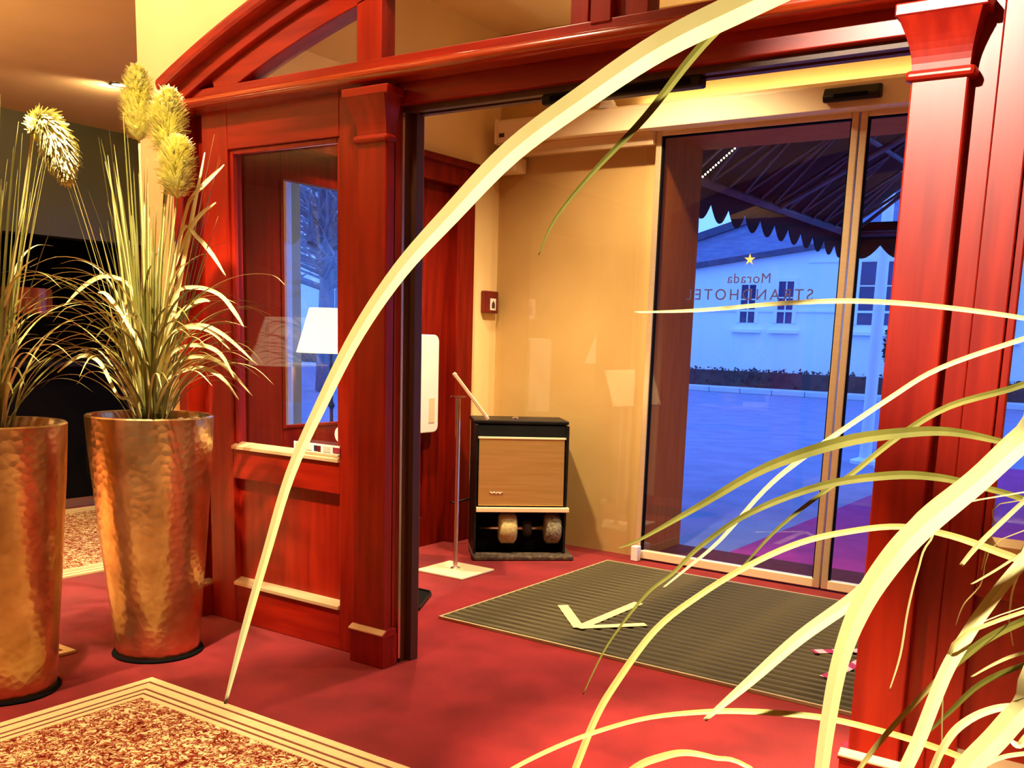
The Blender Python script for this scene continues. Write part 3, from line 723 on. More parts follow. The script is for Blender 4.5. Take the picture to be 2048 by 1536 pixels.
A = pampas(cA, 'metallic bronze planter of pampas grass with three yellow plumes beside the window panel', 7, 90, 120,
       [([(-3.60, 2.50, 2.12), (-3.605, 2.50, 2.22), (-3.60, 2.50, 2.32), (-3.58, 2.49, 2.39)], .085, 3200, 1),
        ([(-3.43, 2.51, 2.05), (-3.435, 2.51, 2.13), (-3.43, 2.51, 2.21), (-3.40, 2.50, 2.29)], .098, 3200, 2),
        ([(-3.37, 2.50, 1.89), (-3.375, 2.50, 1.96), (-3.37, 2.50, 2.04), (-3.35, 2.50, 2.11)], .098, 3200, 3)], exA)
pebbles(A, cA, 26, -.3, 1.2)
Bp = pampas(cB, 'metallic bronze planter of grass cut by the left edge of the picture, one drooping plume', 19, 60, 80,
       [([(-3.40, 1.95, 2.03), (-3.345, 1.95, 2.06), (-3.30, 1.96, 2.02), (-3.265, 1.97, 1.95), (-3.24, 1.97, 1.87)], .075, 3000, 4)], [])
FOREGROUND_BLADES = [
 ('pale', [(0.422,0.872,1.020,0.0142), (0.202,0.956,1.589,0.0213), (-0.201,0.921,1.764,0.0236), (-0.283,0.892,1.730,0.0244), (-0.365,0.861,1.694,0.0252), (-0.434,0.834,1.661,0.0240), (-0.494,0.808,1.620,0.0218), (-0.557,0.780,1.571,0.0205), (-0.610,0.756,1.513,0.0185), (-0.653,0.735,1.461,0.0159), (-0.691,0.717,1.401,0.0138), (-0.723,0.701,1.333,0.0120), (-0.754,0.685,1.257,0.0102), (-0.778,0.673,1.172,0.0088), (-0.800,0.661,1.088,0.0074), (-0.820,0.650,1.005,0.0032)]),
 ('olive', [(0.341,0.972,1.020,0.0042), (0.065,0.986,1.641,0.0063), (-0.325,0.910,1.756,0.0070), (-0.394,0.881,1.689,0.0077), (-0.423,0.869,1.656,0.0078), (-0.458,0.853,1.606,0.0065), (-0.503,0.833,1.554,0.0043), (-0.532,0.819,1.513,0.0029), (-0.545,0.813,1.480,0.0010)]),
 ('pale', [(0.297,0.989,1.020,0.0023), (0.166,1.077,1.299,0.0035), (-0.086,1.108,1.421,0.0039), (-0.153,1.097,1.436,0.0045), (-0.244,1.078,1.447,0.0051), (-0.315,1.060,1.450,0.0053), (-0.384,1.041,1.446,0.0048), (-0.465,1.016,1.437,0.0039), (-0.534,0.994,1.433,0.0017)]),
 ('pale', [(0.219,0.988,1.020,0.0025), (0.121,1.050,1.365,0.0037), (-0.084,1.052,1.438,0.0041), (-0.143,1.036,1.415,0.0047), (-0.210,1.016,1.385,0.0048), (-0.251,1.002,1.354,0.0049), (-0.322,0.977,1.292,0.0051), (-0.357,0.964,1.255,0.0046), (-0.396,0.950,1.199,0.0037), (-0.428,0.937,1.164,0.0027), (-0.448,0.929,1.143,0.0016)]),
 ('olive', [(0.277,1.166,1.020,0.0021), (0.153,1.061,1.215,0.0031), (-0.062,0.976,1.296,0.0035), (-0.123,0.969,1.319,0.0044), (-0.142,0.966,1.323,0.0054), (-0.184,0.957,1.329,0.0078), (-0.225,0.947,1.325,0.0097), (-0.275,0.932,1.313,0.0109), (-0.339,0.911,1.284,0.0092), (-0.395,0.891,1.243,0.0064), (-0.449,0.871,1.204,0.0030), (-0.470,0.864,1.193,0.0010)]),
 ('olive', [(0.331,0.982,1.020,0.0026), (0.174,0.990,1.193,0.0039), (-0.056,0.970,1.253,0.0043), (-0.117,0.959,1.274,0.0053), (-0.144,0.952,1.281,0.0054), (-0.185,0.942,1.288,0.0068), (-0.226,0.929,1.287,0.0078), (-0.283,0.909,1.273,0.0070), (-0.341,0.886,1.243,0.0057), (-0.382,0.868,1.207,0.0044), (-0.405,0.858,1.178,0.0034), (-0.428,0.848,1.154,0.0030), (-0.460,0.834,1.100,0.0020), (-0.481,0.825,1.045,0.0010)]),
 ('olive', [(0.306,0.967,1.020,0.0033), (0.155,1.047,1.360,0.0049), (-0.080,1.048,1.407,0.0055), (-0.137,1.027,1.373,0.0061), (-0.195,1.004,1.350,0.0062), (-0.234,0.988,1.320,0.0058), (-0.274,0.970,1.278,0.0049), (-0.290,0.963,1.265,0.0044), (-0.331,0.945,1.223,0.0035), (-0.360,0.931,1.182,0.0020), (-0.369,0.927,1.171,0.0010)]),
 ('straw', [(0.267,0.981,1.020,0.0036), (0.134,0.989,1.158,0.0055), (-0.049,0.963,1.194,0.0061), (-0.109,0.943,1.221,0.0066), (-0.128,0.936,1.228,0.0066), (-0.168,0.922,1.240,0.0058), (-0.207,0.905,1.245,0.0054), (-0.246,0.886,1.238,0.0054), (-0.284,0.867,1.225,0.0055), (-0.322,0.846,1.202,0.0055), (-0.360,0.824,1.171,0.0056), (-0.394,0.804,1.135,0.0061), (-0.423,0.784,1.080,0.0066), (-0.437,0.774,1.045,0.0067), (-0.450,0.764,0.996,0.0067), (-0.464,0.753,0.943,0.0039)]),
 ('straw', [(0.344,0.988,1.020,0.0029), (0.177,0.936,1.056,0.0044), (-0.041,0.872,1.029,0.0049), (-0.112,0.852,1.062,0.0050), (-0.150,0.840,1.074,0.0055), (-0.189,0.826,1.082,0.0051), (-0.231,0.809,1.088,0.0052), (-0.273,0.791,1.088,0.0052), (-0.316,0.773,1.084,0.0048), (-0.367,0.749,1.073,0.0040), (-0.410,0.727,1.055,0.0040), (-0.445,0.709,1.035,0.0041), (-0.476,0.692,1.013,0.0036), (-0.500,0.678,0.992,0.0014)]),
 ('straw', [(0.368,0.990,1.020,0.0018), (0.146,0.830,1.050,0.0027), (-0.172,0.723,1.031,0.0031), (-0.263,0.724,1.064,0.0036), (-0.292,0.720,1.066,0.0041), (-0.317,0.716,1.065,0.0054), (-0.337,0.711,1.057,0.0063), (-0.357,0.706,1.044,0.0060), (-0.386,0.698,1.013,0.0026)]),
 ('pale', [(0.321,1.077,1.020,0.0076), (0.174,0.876,1.382,0.0114), (-0.053,0.720,1.386,0.0126), (-0.091,0.713,1.345,0.0138), (-0.117,0.709,1.314,0.0154), (-0.144,0.702,1.284,0.0171), (-0.161,0.698,1.260,0.0174), (-0.179,0.695,1.223,0.0156), (-0.191,0.695,1.178,0.0123), (-0.197,0.699,1.126,0.0111), (-0.200,0.703,1.080,0.0098), (-0.202,0.706,1.045,0.0046)]),
 ('pale', [(0.347,0.975,1.020,0.0073), (0.175,0.841,1.382,0.0109), (-0.057,0.767,1.393,0.0121), (-0.099,0.773,1.347,0.0127), (-0.128,0.775,1.310,0.0139), (-0.160,0.775,1.275,0.0151), (-0.182,0.776,1.240,0.0140), (-0.203,0.776,1.209,0.0119), (-0.246,0.770,1.166,0.0107), (-0.283,0.764,1.122,0.0084), (-0.319,0.758,1.080,0.0035)]),
 ('pale', [(0.311,1.027,1.020,0.0046), (0.145,0.899,1.336,0.0069), (-0.049,0.781,1.317,0.0076), (-0.089,0.765,1.255,0.0086), (-0.109,0.756,1.218,0.0094), (-0.121,0.751,1.190,0.0099), (-0.130,0.748,1.164,0.0100), (-0.141,0.743,1.115,0.0101), (-0.149,0.740,1.085,0.0094), (-0.155,0.738,1.047,0.0038)]),
 ('pale', [(0.417,0.987,1.020,0.0080), (0.206,0.782,1.302,0.0120), (-0.031,0.654,1.239,0.0133), (-0.066,0.657,1.184,0.0149), (-0.080,0.659,1.159,0.0153), (-0.096,0.659,1.132,0.0149), (-0.108,0.660,1.105,0.0066)]),
 ('straw', [(0.308,1.050,1.020,0.0017), (0.119,0.861,1.276,0.0026), (-0.097,0.751,1.214,0.0029), (-0.131,0.757,1.165,0.0034), (-0.138,0.758,1.155,0.0038), (-0.168,0.761,1.107,0.0043), (-0.187,0.764,1.071,0.0036), (-0.201,0.767,1.038,0.0016)]),
 ('olive', [(0.276,0.985,1.020,0.0022), (0.145,0.858,1.220,0.0033), (-0.037,0.811,1.193,0.0037), (-0.087,0.832,1.161,0.0043), (-0.118,0.843,1.135,0.0045), (-0.140,0.852,1.103,0.0038), (-0.161,0.861,1.071,0.0013)]),
 ('olive', [(0.364,1.029,1.020,0.0030), (0.193,0.865,1.264,0.0045), (-0.041,0.794,1.237,0.0050), (-0.088,0.809,1.202,0.0057), (-0.113,0.815,1.181,0.0062), (-0.133,0.820,1.157,0.0060), (-0.146,0.825,1.137,0.0016)]),
 ('pale', [(0.325,1.034,1.020,0.0014), (0.168,0.889,1.221,0.0021), (-0.040,0.846,1.192,0.0023), (-0.093,0.874,1.159,0.0029), (-0.114,0.883,1.143,0.0025), (-0.133,0.892,1.124,0.0013)]),
 ('pale', [(0.179,1.051,1.020,0.0024), (0.126,0.856,1.176,0.0036), (-0.028,0.738,1.164,0.0040), (-0.074,0.742,1.157,0.0049), (-0.097,0.743,1.148,0.0054), (-0.115,0.743,1.131,0.0059), (-0.125,0.745,1.110,0.0056), (-0.131,0.749,1.089,0.0053), (-0.138,0.753,1.063,0.0019)]),
 ('pale', [(0.272,0.917,1.020,0.0007), (0.086,0.878,1.303,0.0011), (-0.137,0.862,1.283,0.0012), (-0.172,0.865,1.244,0.0017), (-0.181,0.871,1.215,0.0017), (-0.188,0.881,1.176,0.0018), (-0.193,0.893,1.131,0.0018), (-0.201,0.900,1.093,0.0009)]),
 ('pale', [(0.334,1.035,1.020,0.0018), (0.155,0.910,1.350,0.0027), (-0.059,0.866,1.346,0.0031), (-0.108,0.886,1.282,0.0037), (-0.138,0.894,1.242,0.0043), (-0.152,0.899,1.219,0.0035)]),
 ('pale', [(0.298,0.946,1.020,0.0009), (0.141,0.865,1.298,0.0014), (-0.053,0.859,1.293,0.0015), (-0.103,0.886,1.241,0.0021), (-0.124,0.895,1.220,0.0021), (-0.143,0.902,1.203,0.0013)]),
 ('pale', [(0.321,0.997,1.020,0.0007), (0.125,0.861,1.296,0.0010), (-0.075,0.839,1.269,0.0011), (-0.103,0.867,1.224,0.0016), (-0.109,0.892,1.184,0.0017), (-0.108,0.903,1.168,0.0013), (-0.106,0.915,1.152,0.0009)]),
 ('pale', [(0.390,1.037,1.020,0.0005), (0.142,0.879,1.280,0.0007), (-0.105,0.805,1.204,0.0008), (-0.138,0.818,1.142,0.0012), (-0.142,0.829,1.111,0.0012), (-0.141,0.852,1.050,0.0008), (-0.142,0.863,1.019,0.0006)]),
 ('straw', [(0.330,1.056,1.020,0.0005), (0.106,0.942,1.290,0.0008), (-0.110,0.934,1.251,0.0009), (-0.146,0.970,1.188,0.0012), (-0.160,0.981,1.165,0.0012), (-0.167,0.994,1.140,0.0007)]),
 ('straw', [(0.310,0.954,1.020,0.0005), (0.090,0.883,1.291,0.0008), (-0.117,0.935,1.276,0.0009), (-0.139,0.971,1.242,0.0014), (-0.146,0.988,1.224,0.0014), (-0.153,1.015,1.194,0.0007)]),
 ('pale', [(0.349,1.029,1.020,0.0017), (0.194,0.849,1.177,0.0026), (-0.027,0.779,1.125,0.0029), (-0.076,0.801,1.101,0.0034), (-0.096,0.808,1.088,0.0035), (-0.110,0.813,1.071,0.0032), (-0.120,0.822,1.046,0.0012)]),
 ('pale', [(0.309,0.961,1.020,0.0027), (0.173,0.752,1.142,0.0040), (-0.036,0.681,1.149,0.0044), (-0.061,0.695,1.155,0.0053), (-0.070,0.699,1.144,0.0047), (-0.076,0.702,1.145,0.0020)]),
]
# foreground plant, right beside the camera
cF = (.36, 1.02)
Fg = empty('potted_pampas_grass', (cF[0], cF[1], 0)); tag(Fg, 'pale grass arching in from the right edge, close to the viewer', 'potted grass', 'potted pampas grasses in metallic planters')
planter(Fg, cF)
for m, P in FOREGROUND_BLADES:
    blade_obj(Fg, P, {'pale': gr_p, 'straw': gr_s, 'olive': gr_o}[m], hint=lambda q: (Vector((0, 0, 1.4))-q).normalized(), sub=5)

# ================================================================== SIDE ROOM
o = empty('bar_counter', (-7.25, 3.2, 0)); tag(o, 'black bar counter in the dark recess behind the planters', 'bar counter')
box('body', -7.55, -7.05, 1.6, 5.2, .08, 1.08, blackm, o, .01)
box('worktop', -7.60, -6.98, 1.55, 5.25, 1.08, 1.12, black, o, .008)
box('plinth', -7.50, -7.10, 1.65, 5.15, 0, .08, ivory, o, .004)
o = empty('lounge_chair', (-6.3, 4.35, .012)); tag(o, 'black lounge chair standing on the rug behind the tall planter', 'chair')
box('seat', -6.75, -6.05, 4.15, 4.8, .28, .44, blackm, o, .05)
box('backrest', -6.22, -6.02, 4.15, 4.8, .40, .95, blackm, o, .06)
for x, y in ((-6.7, 4.2), (-6.7, 4.72), (-6.1, 4.2), (-6.1, 4.72)):
    tube('leg', [(x, y, .30), (x, y, .012)], [.028, .02], black, o, 10)
box('armrest', -6.7, -6.1, 4.1, 4.2, .30, .62, blackm, o, .04); box('armrest', -6.7, -6.1, 4.74, 4.84, .30, .62, blackm, o, .04)
o = empty('bar_lamp', (-7.3, 4.06, 1.12)); tag(o, 'copper red drum shade lamp standing on the dark bar counter', 'lamp')
cop = mat('copper_red_shade', (.35, .06, .035), .25, metal=.7, col2=(.5, .12, .06), nscale=(60, 60, 2))
lathe('shade', [(.18, 0), (.185, .005), (.185, .185), (.18, .19), (.172, .185), (.172, .005)], (-7.3, 4.06, 1.46), cop, o, 40, False, False)
tube('stem', [(-7.3, 4.06, 1.13), (-7.3, 4.06, 1.63)], .012, black, o, 8)
lathe('top_disc', [(.172, 0), (.172, .006)], (-7.3, 4.06, 1.62), cop, o, 32)
lathe('base', [(.09, 0), (.09, .015), (.02, .03)], (-7.3, 4.06, 1.12), black, o, 24)

shade_m = mat('lit_lamp_shade', (.95, .88, .62), .8, col2=(.97, .9, .66), nscale=(30, 30, 3), emit=(1, .88, .50), estr=1.6)
o = empty('console_table', (-5.22, 5.3, 0)); tag(o, 'dark wooden console table under the side room window', 'table')
box('table_top', -5.75, -4.75, 5.05, 5.5, .64, .68, wood_h, o, .006)
for x, y in ((-5.7, 5.1), (-5.7, 5.45), (-4.8, 5.1), (-4.8, 5.45)):
    box('leg', x-.022, x+.022, y-.022, y+.022, 0, .64, wood_v, o, .004)
box('apron', -5.7, -4.8, 5.10, 5.125, .54, .64, wood_h, o, .003)
o = empty('table_lamp', (-5.28, 5.2, .68)); tag(o, 'table lamp with cream cone shade seen through the window panel', 'table lamp')
lathe('base', [(.085, 0), (.085, .012), (.03, .03), (.016, .05)], (-5.28, 5.2, .68), black, o, 28)
lathe('stem', [(.014, .05), (.012, .16), (.026, .19), (.012, .22), (.011, .56), (.02, .58), (.010, .6)], (-5.28, 5.2, .68), black, o, 20, False)
lathe('stem_ball', [(.005, -.026), (.02, -.018), (.026, 0), (.02, .018), (.005, .026)], (-5.28, 5.2, .98), steel, o, 20)
lathe('shade', [(.25, 0), (.155, .32), (.150, .32), (.245, 0)], (-5.28, 5.2, 1.25), shade_m, o, 40, False, False)
lathe('bulb', [(.01, 0), (.03, .03), (.035, .06), (.02, .09)], (-5.28, 5.2, 1.3), mat('bulb_glow', (1, .9, .7), .5, emit=(1, .8, .45), estr=14), o, 16)

# added floor lamp, out of view, to brighten the low ceiling; the glass mirrors it
lx, ly = -5.75, .9
o = empty('added_floor_lamp', (lx, ly, 0)); tag(o, 'added out-of-view brass floor lamp with wide cream shade left of the planters, mirrored in the glass', 'floor lamp')
lathe('base', [(.17, 0), (.17, .015), (.03, .03)], (lx, ly, .012), brass, o, 32)
lathe('pole', [(.014, .03), (.014, 1.2)], (lx, ly, .012), brass, o, 16)
lathe('shade', [(.33, 0), (.20, .36), (.195, .36), (.325, 0)], (lx, ly, 1.14), shade_m, o, 40, False, False)
pl = bpy.data.lights.new('added_lamp_light', 'POINT'); pl.energy = 420; pl.color = (1, .72, .40); pl.shadow_soft_size = .06
lo = bpy.data.objects.new('added_lamp_light', pl); COL.objects.link(lo); lo.parent = o; lo.location = (0, 0, 1.36)

# ---------------------------------------------------------------- recessed spotlights
glow = mat('spot_glow', (1, .9, .7), .5, emit=(1, .82, .5), estr=40)
def downlight(loc, tgt, power, angle, label, col=(1, .76, .46), r=.05, blend=.7):
    o = empty('ceiling_spotlight', loc); tag(o, label, 'spotlight', 'recessed ceiling spotlights')
    lathe('trim_ring', [(.055, -.012), (.068, -.008), (.07, 0), (.05, 0)], loc, steel, o, 28, False, False)
    lathe('lamp', [(.045, -.006), (.045, 0)], loc, glow, o, 24)
    spot('spot_light', (loc[0], loc[1], loc[2]-.03), tgt, power, col, angle, blend, r, o)
    return o
o = empty('added_porch_fill', (-2.4, 5.6, 2.82)); tag(o, 'added unseen warm light bar on top of the door operator, brightening the upper porch', 'light bar')  # added emitter, hidden from view, to brighten the porch ceiling and upper wall
box('housing', -3.1, -1.2, 5.625, 5.685, 2.816, 2.828, white, o, .004)
box('diffuser', -3.08, -1.22, 5.635, 5.675, 2.828, 2.831, mat('porch_fill_glow', (1, .9, .7), .5, emit=(1, .76, .42), estr=22), o)
# porch
downlight((-2.6, 4.6, 3.4), (-2.7, 5.0, 0), 380, 120, 'recessed spotlight in the porch ceiling above the yellow arrow')
downlight((-1.2, 4.4, 3.4), (-1.6, 4.6, 0), 190, 95, 'recessed spotlight in the porch ceiling near the right pilaster')
downlight((-3.5, 4.2, 3.4), (-3.45, 4.65, 0), 520, 80, 'recessed spotlight in the porch ceiling above the sign stand')
# lobby
downlight((-1.5, -.2, 3.5), (-.60, 3.0, 1.95), 1700, 26, 'recessed spotlight aimed at the right pilaster', (1, .86, .66))
downlight((-.35, -.5, 3.5), (-.2, 1.0, 1.2), 1200, 40, 'recessed spotlight above the grass nearest the viewer', (1, .88, .62))
downlight((-1.6, 1.9, 3.5), (-1.15, 2.75, 0), 1500, 30, 'recessed spotlight over the open carpet before the screen')
downlight((-2.75, 1.55, 3.5), (-3.45, 2.4, 1.75), 1100, 38, 'recessed spotlight aimed at the tall planters', (1, .84, .56))
downlight((-3.1, .7, 3.5), (-3.0, 1.4, 0), 560, 46, 'recessed spotlight above the gold rug corner')
downlight((-2.6, 2.3, 3.5), (-2.6, 3.0, 2.5), 120, 90, 'recessed spotlight grazing the arch')
downlight((-3.9, 1.8, 3.5), (-4.1, 3.0, 2.9), 170, 80, 'recessed spotlight lighting the cream wall beside the arch')
# side room
downlight((-6.08, 4.09, 2.95), (-7.2, 4.0, 2.4), 60, 150, 'recessed spotlight glowing in the low ceiling behind the plumes')
downlight((-5.6, 2.6, 2.95), (-5.7, 3.3, 0), 330, 80, 'recessed spotlight in the low ceiling over the far rug')


# ================================================================== OUTSIDE
asph = mat('street_asphalt', (.20, .19, .30), .8, col2=(.26, .25, .37), nscale=(2, 2, 2), ndet=8, bump=.2, bscale=40)
box('street_ground', -70, 40, 5.95, 90, -.3, -.02, asph)['kind'] = 'structure'
o = box('red_runner', -2.55, -.95, 6.23, 13.5, -.019, -.006, mat('outdoor_red_carpet', (.42, .012, .16), .95, col2=(.50, .02, .20), nscale=(5, 5, 5), bump=.4, bscale=200)); tag(o, 'dark red carpet runner outside leading away from the glass doors', 'carpet')
kerbm = mat('kerb_stone', (.55, .55, .55), .8, col2=(.65, .65, .65), nscale=(3, 9, 9))
kb = empty('trim_2', (-9, 28.3, -.02)); kb['kind'] = 'structure'
kme = None
for k in range(56):
    if kme is None:
        o = box('kerb_stone', -.49, .49, 0, .35, 0, .16, kerbm, kb, .02, True); kme = o
    else:
        o = kme.copy(); COL.objects.link(o)
    o.parent = kb; o.location = (-30+k*1.0, 0, 0)
box('pavement', -70, 40, 28.65, 60, -.02, .12, mat('pavement_grey', (.5, .5, .52), .85, col2=(.58, .58, .6), nscale=(1, 1, 1), ndet=6))['kind'] = 'structure'

# building across the street
fac = mat('pale_render', (.86, .87, .90), .8, col2=(.92, .92, .94), nscale=(.6, .6, .6), ndet=6)
slate = mat('blue_slate', (.18, .20, .34), .6, col2=(.26, .28, .42), nscale=(2, 2, 8))
dtrim = mat('dark_verge_board', (.05, .05, .10), .6, col2=(.07, .07, .13), nscale=(3, 3, 3))
wdark = mat('dark_window_glass', (.02, .03, .10), .08, col2=(.04, .05, .16), nscale=(1, 1, 1))
Bd = empty('house', (-6, 31, 0)); tag(Bd, 'low pale house with shallow gable and two narrow windows across the street', 'house')
def gable(nm, pts, y0, y1, m, parent): return prism(nm, pts, 'y', y0, y1, m, parent)
g0 = 3.92; sl = .132
def gz(x): return g0+sl*(x+14.6) if x < -3 else g0+sl*11.6-sl*(x+3)
gable('wall', [(-14.8, .1), (8.8, .1), (8.8, gz(8.8)), (-3, gz(-3)), (-14.8, gz(-14.8))], 31, 37, fac, Bd)
gable('verge', [(-15.1, gz(-15.1)-.06), (-3, gz(-3)-.06), (9.1, gz(9.1)-.06), (9.1, gz(9.1)+.10), (-3, gz(-3)+.10), (-15.1, gz(-15.1)+.10)], 30.75, 31.05, dtrim, Bd)
rf = gable('roof', [(-15.1, gz(-15.1)+.05), (-3, gz(-3)+.05), (9.1, gz(9.1)+.05), (9.1, gz(9.1)+.2), (-3, gz(-3)+.2), (-15.1, gz(-15.1)+.2)], 31.05, 38, slate, Bd)
for z in (2.50, 4.02):
    box('string_course', -14.8 if z < 3 else -10.6, 8.8, 30.95, 31.0, z, z+.07, fac, Bd)
box('plinth', -14.85, 8.85, 30.92, 31, .1, .45, kerbm, Bd)
def house_window(x0, x1, z0, z1, y=31, parent=Bd, sill=True, bars=True):
    w = boxes('window_surround', [(x0-.12, x0, y-.06, y, z0, z1+.12), (x1, x1+.12, y-.06, y, z0, z1+.12), (x0, x1, y-.06, y, z1, z1+.12)], white, parent)
    mk('pane', bv(x0, x1, y-.015, y-.005, z0, z1), BF, wdark, w, origin=None)
    if bars: boxes('glazing_bar', [((x0+x1)/2-.02, (x0+x1)/2+.02, y-.035, y-.015, z0, z1), (x0, x1, y-.035, y-.015, z0+(z1-z0)*.6, z0+(z1-z0)*.6+.04)], white, w)
    if sill: box('sill', x0-.25, x1+.25, y-.16, y, z0-.32, z0-.22, white, w)
house_window(-12.75, -12.25, 2.15, 3.35); house_window(-11.50, -11.0, 2.15, 3.45)
house_window(-8.95, -7.9, 2.15, 4.05); house_window(-5.8, -4.6, 2.0, 3.8); house_window(-2.4, -1.2, 2.0, 3.8); house_window(1.2, 2.4, 2.0, 3.8)
# taller neighbour behind
Nb = empty('house', (-12, 38, 0)); tag(Nb, 'taller blue-roofed house whose sloping roof rises behind the pale house', 'house')
gable('roof', [(-18.8, 5.35), (-16.5, 6.0), (-11, 7.5), (-4, 6.0), (-4, .1), (-18.8, .1)], 38.2, 46, slate, Nb)
gable('verge', [(-18.8, 5.25), (-11, 7.45), (-4, 5.9), (-4, 6.2), (-11, 7.75), (-18.8, 5.55)], 38, 38.3, dtrim, Nb)
# hedge along the far pavement
rh = random.Random(8); V, F = [], []
for k in range(9000):
    p = Vector((rh.uniform(-40, 9), rh.uniform(29.6, 30.3), rh.uniform(.12, .68))); d = Vector((rh.gauss(0, 1), rh.gauss(0, 1), rh.gauss(0, 1))).normalized()*rh.uniform(.06, .14)
    s = d.cross(Vector((rh.gauss(0, 1), rh.gauss(0, 1), rh.gauss(0, 1)))).normalized()*.05
    n = len(V); V += [p-s, p+s, p+d]; F.append((n, n+1, n+2))
n = len(V); V += bv(-40, 9, 29.7, 30.2, .1, .6); F += [tuple(i+n for i in f) for f in BF]
me = bpy.data.meshes.new('hedge'); me.from_pydata([tuple(v) for v in V], [], F); me.materials.append(mat('dark_hedge', (.035, .022, .03), .9, col2=(.07, .05, .05), nscale=(1, 1, 1)))
hd = bpy.data.objects.new('hedge', me); COL.objects.link(hd); tag(hd, 'low dark hedge along the far side of the street', 'hedge', kind='stuff')

# flagpoles
polem = mat('white_pole', (.85, .85, .88), .4, col2=(.9, .9, .92), nscale=(9, 9, 1))
for k, (x, y, r, lab) in enumerate(((-3.40, 12.65, .075, 'thick white pole standing on the street beyond the right door leaf'), (-3.06, 12.3, .055, 'thin white pole next to the thick one beyond the right door leaf'))):
    o = empty('flagpole', (x, y, -.02)); tag(o, lab, 'pole', 'white poles outside')
    lathe('shaft', [(r, .04), (r*.95, 2.0), (r*.8, 4.6), (r*.6, 6)], (x, y, -.02), polem, o, 20)
    lathe('foot', [(r*2.4, 0), (r*2.4, .04), (r*1.3, .07), (r, .08)], (x, y, -.02), polem, o, 24)
# clipped bush
o = empty('standard_bush', (-3.42, 14, -.02)); tag(o, 'dark clipped bush on a stem beside the white poles outside', 'bush')
V, F = [], []
for k in range(1500):
    d = Vector((rh.gauss(0, 1), rh.gauss(0, 1), rh.gauss(0, 1))).normalized(); p = Vector((-3.42, 14, 1.47))+Vector((d.x*.21, d.y*.21, d.z*.35))*rh.uniform(.8, 1.05)
    s = Vector((rh.gauss(0, 1), rh.gauss(0, 1), rh.gauss(0, 1))).normalized()*.035; e = Vector((rh.gauss(0, 1), rh.gauss(0, 1), rh.gauss(0, 1))).normalized()*.06
    n = len(V); V += [p-s, p+s, p+e]; F.append((n, n+1, n+2))
cv = lathe_vf([(.02, -.30), (.12, -.24), (.185, -.08), (.185, .08), (.12, .24), (.02, .30)], (-3.42, 14, 1.47), 16)
V, F = merge([(V, F), cv])
mk('foliage', V, F, mat('dark_hedge', (0, 0, 0)), o)['kind'] = 'stuff'
tube('stem', [(-3.42, 14, 0), (-3.42, 14, 1.2)], .025, dtrim, o, 8)
lathe('tub', [(.16, 0), (.2, .32), (.185, .32), (.18, .28)], (-3.42, 14, -.02), dtrim, o, 24)

# entrance canopy
Cn = empty('entrance_canopy', (-1.74, 8.1, 2.5)); tag(Cn, 'dark entrance canopy on a pale tubular truss with scalloped edge outside the doors', 'canopy')
fab = mat('dark_canopy_fabric', (.022, .005, .004), .85, col2=(.03, .008, .006), nscale=(12, 12, 12))
trm = mat('grey_truss_tube', (.12, .075, .10), .5, col2=(.17, .11, .14), nscale=(9, 9, 9))
xL, xR, xm, y0, y1, ze, zr = -3.05, -.43, -1.74, 6.35, 10.1, 2.52, 3.55
def slab(nm, q, t, m, parent):
    q = [Vector(p) for p in q]; n = (q[1]-q[0]).cross(q[3]-q[0]).normalized()*t
    return mk(nm, q+[p+n for p in q], BF, m, parent)
slab('roof_fabric', [(xL-.06, y0-.1, ze+.06), (xL-.06, y1+.05, ze+.06), (xm, y1+.05, zr+.06), (xm, y0-.1, zr+.06)], -.012, fab, Cn)
slab('roof_fabric', [(xR+.06, y0-.1, ze+.06), (xR+.06, y1+.05, ze+.06), (xm, y1+.05, zr+.06), (xm, y0-.1, zr+.06)], .012, fab, Cn)
def rod(nm, a, b_, r=.022): return tube(nm, [a, b_], r, trm, Cn, 8)
for x in (xL, xR):
    rod('eave_beam', (x, y0, ze), (x, y1, ze), .035)
rod('ridge_beam', (xm, y0, zr), (xm, y1, zr), .032)
xq = (xL+xm)/2; xq2 = (xR+xm)/2; zq = (ze+zr)/2
rod('purlin', (xq, y0, zq), (xq, y1, zq)); rod('purlin', (xq2, y0, zq), (xq2, y1, zq))
N = 6
for k in range(N+1):
    y = y0+(y1-y0)*k/N
    for x in (xL, xR): rod('rafter', (x, y, ze), (xm, y, zr), .018)
    if k < N:
        ym = y+(y1-y0)/N/2
        for x, xx in ((xL, xq), (xR, xq2)):
            rod('brace', (x, ym, ze), (xx, y, zq), .014); rod('brace', (x, ym, ze), (xx, y+(y1-y0)/N, zq), .014)
    if k == 6: rod('tie_bar', (xL, y, ze), (xR, y, ze), .028)
rod('cross_brace', (xL, y0+1.7, ze), (xR, y0+.2, zq+.3), .026); rod('cross_brace', (xm-.7, y0+.1, zr-.5), (xR, y1, ze), .026)
for x in (xL, xR):
    rod('support_post', (x, y1-.05, -.02), (x, y1-.05, ze), .03)
def valance(nm, a, b_, h_, n):
    a, b_ = Vector(a), Vector(b_); V = []; top = []; bot = []
    st = 8
    for k in range(n*st+1):
        t = k/(n*st); p = a.lerp(b_, t); ph = (k % st)/st
        top.append(p+Vector((0, 0, .10))); bot.append(p-Vector((0, 0, h_*(.50+.50*abs(math.sin(math.pi*k/st))))))
    d = (b_-a).normalized(); nn = Vector((-d.y, d.x, 0))*.008
    m_ = len(top); V = top+bot+[p+nn for p in top]+[p+nn for p in bot]; F = []
    for k in range(m_-1):
        F += [(k, k+1, m_+k+1, m_+k), (2*m_+k, 3*m_+k, 3*m_+k+1, 2*m_+k+1), (m_+k, m_+k+1, 3*m_+k+1, 3*m_+k), (k, 2*m_+k, 2*m_+k+1, k+1)]
    mk(nm, V, F, fab, Cn)
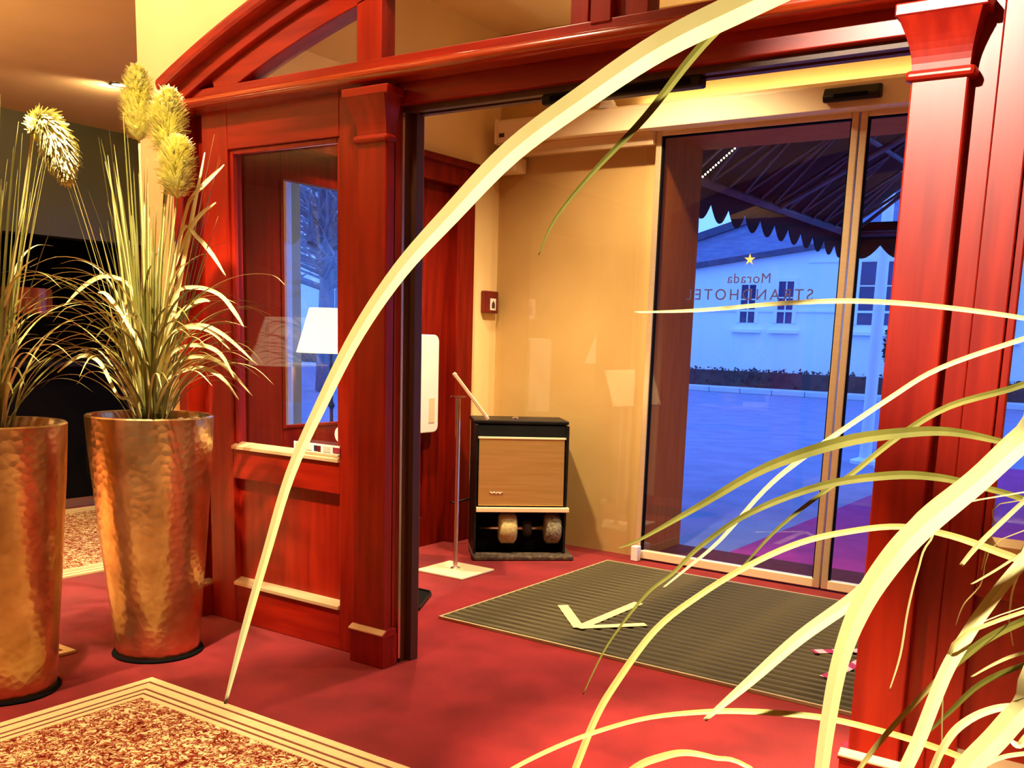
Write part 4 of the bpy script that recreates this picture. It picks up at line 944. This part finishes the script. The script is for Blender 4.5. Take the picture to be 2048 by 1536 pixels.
valance('valance', (xL-.07, y0-.1, ze+.02), (xL-.07, y1+.06, ze+.02), .25, 12)
valance('valance', (xR+.07, y0-.1, ze+.02), (xR+.07, y1+.06, ze+.02), .25, 12)
valance('valance', (xL-.07, y1+.06, ze+.02), (xR+.07, y1+.06, ze+.02), .25, 8)
# bulb chain along a rafter
o = empty('light_chain', (-3.0, 6.45, 2.5)); tag(o, 'chain of small bright bulbs running up a rafter under the canopy', 'light chain')
bulbm = mat('chain_bulb', (1, .9, .7), .5, emit=(1, .85, .6), estr=6)
p0, p1 = Vector((-3.042, 6.395, 2.475)), Vector((-2.756, 6.41, 2.70)); bme = None
tube('cable', [p0, p1], .004, black, o, 5)
for k in range(17):
    p = p0.lerp(p1, k/16)
    if bme is None:
        V, F = lathe_vf([(.002, -.007), (.006, -.004), (.0065, .001), (.003, .006)], (0, 0, 0), 10); c = mk('bulb', V, F, bulbm, o, True, True); bme = c.data
    else:
        c = bpy.data.objects.new('bulb', bme); COL.objects.link(c); c.parent = o
    c.location = p-o.location-Vector((0, 0, .01))

# buildings and trees seen through the side room window
Sb = empty('building', (-30, 34, 0)); tag(Sb, 'pale flat-fronted building seen through the side room window', 'building')
box('wall', -48, -20, 33, 42, .1, 9, fac, Sb)
for x in range(-46, -22, 4):
    for z in (1.4, 4.6): house_window(x, x+1.5, z, z+1.9, 33, Sb, False)
def tree(x, y, h_, r, lab, seed):
    q = random.Random(seed); o = empty('street_tree', (x, y, 0)); tag(o, lab, 'tree', 'bare trees along the street')
    bark = mat('grey_bark', (.20, .18, .22), .9, col2=(.28, .26, .3), nscale=(9, 9, 2))
    tube('trunk', [(x, y, 0), (x+.1, y, h_*.4), (x, y+.1, h_*.75)], [.22, .17, .08], bark, o, 10)
    L = []
    for k in range(90):
        a = Vector((x, y, h_*q.uniform(.35, .8))); d = Vector((q.gauss(0, 1), q.gauss(0, 1), q.uniform(.1, 1.1))).normalized(); l = r*q.uniform(.5, 1)
        b1 = a+d*l*.5; b2 = a+d*l+Vector((q.gauss(0, .25), q.gauss(0, .25), q.uniform(0, .4))); L.append(tube_vf([a, b1, b2], [.06, .04, .012], 5))
        for j in range(4):
            e = b1.lerp(b2, q.random()); L.append(tube_vf([e, e+Vector((q.gauss(0, .5), q.gauss(0, .5), q.uniform(0, .7)))], [.018, .006], 4))
    V, F = merge(L); mk('branches', V, F, bark, o)['kind'] = 'stuff'
tree(-17.5, 17, 6.5, 2.6, 'bare grey tree nearer the side room window', 1); tree(-24.5, 24.5, 8, 3.2, 'bare grey tree further off beyond the side room window', 2)
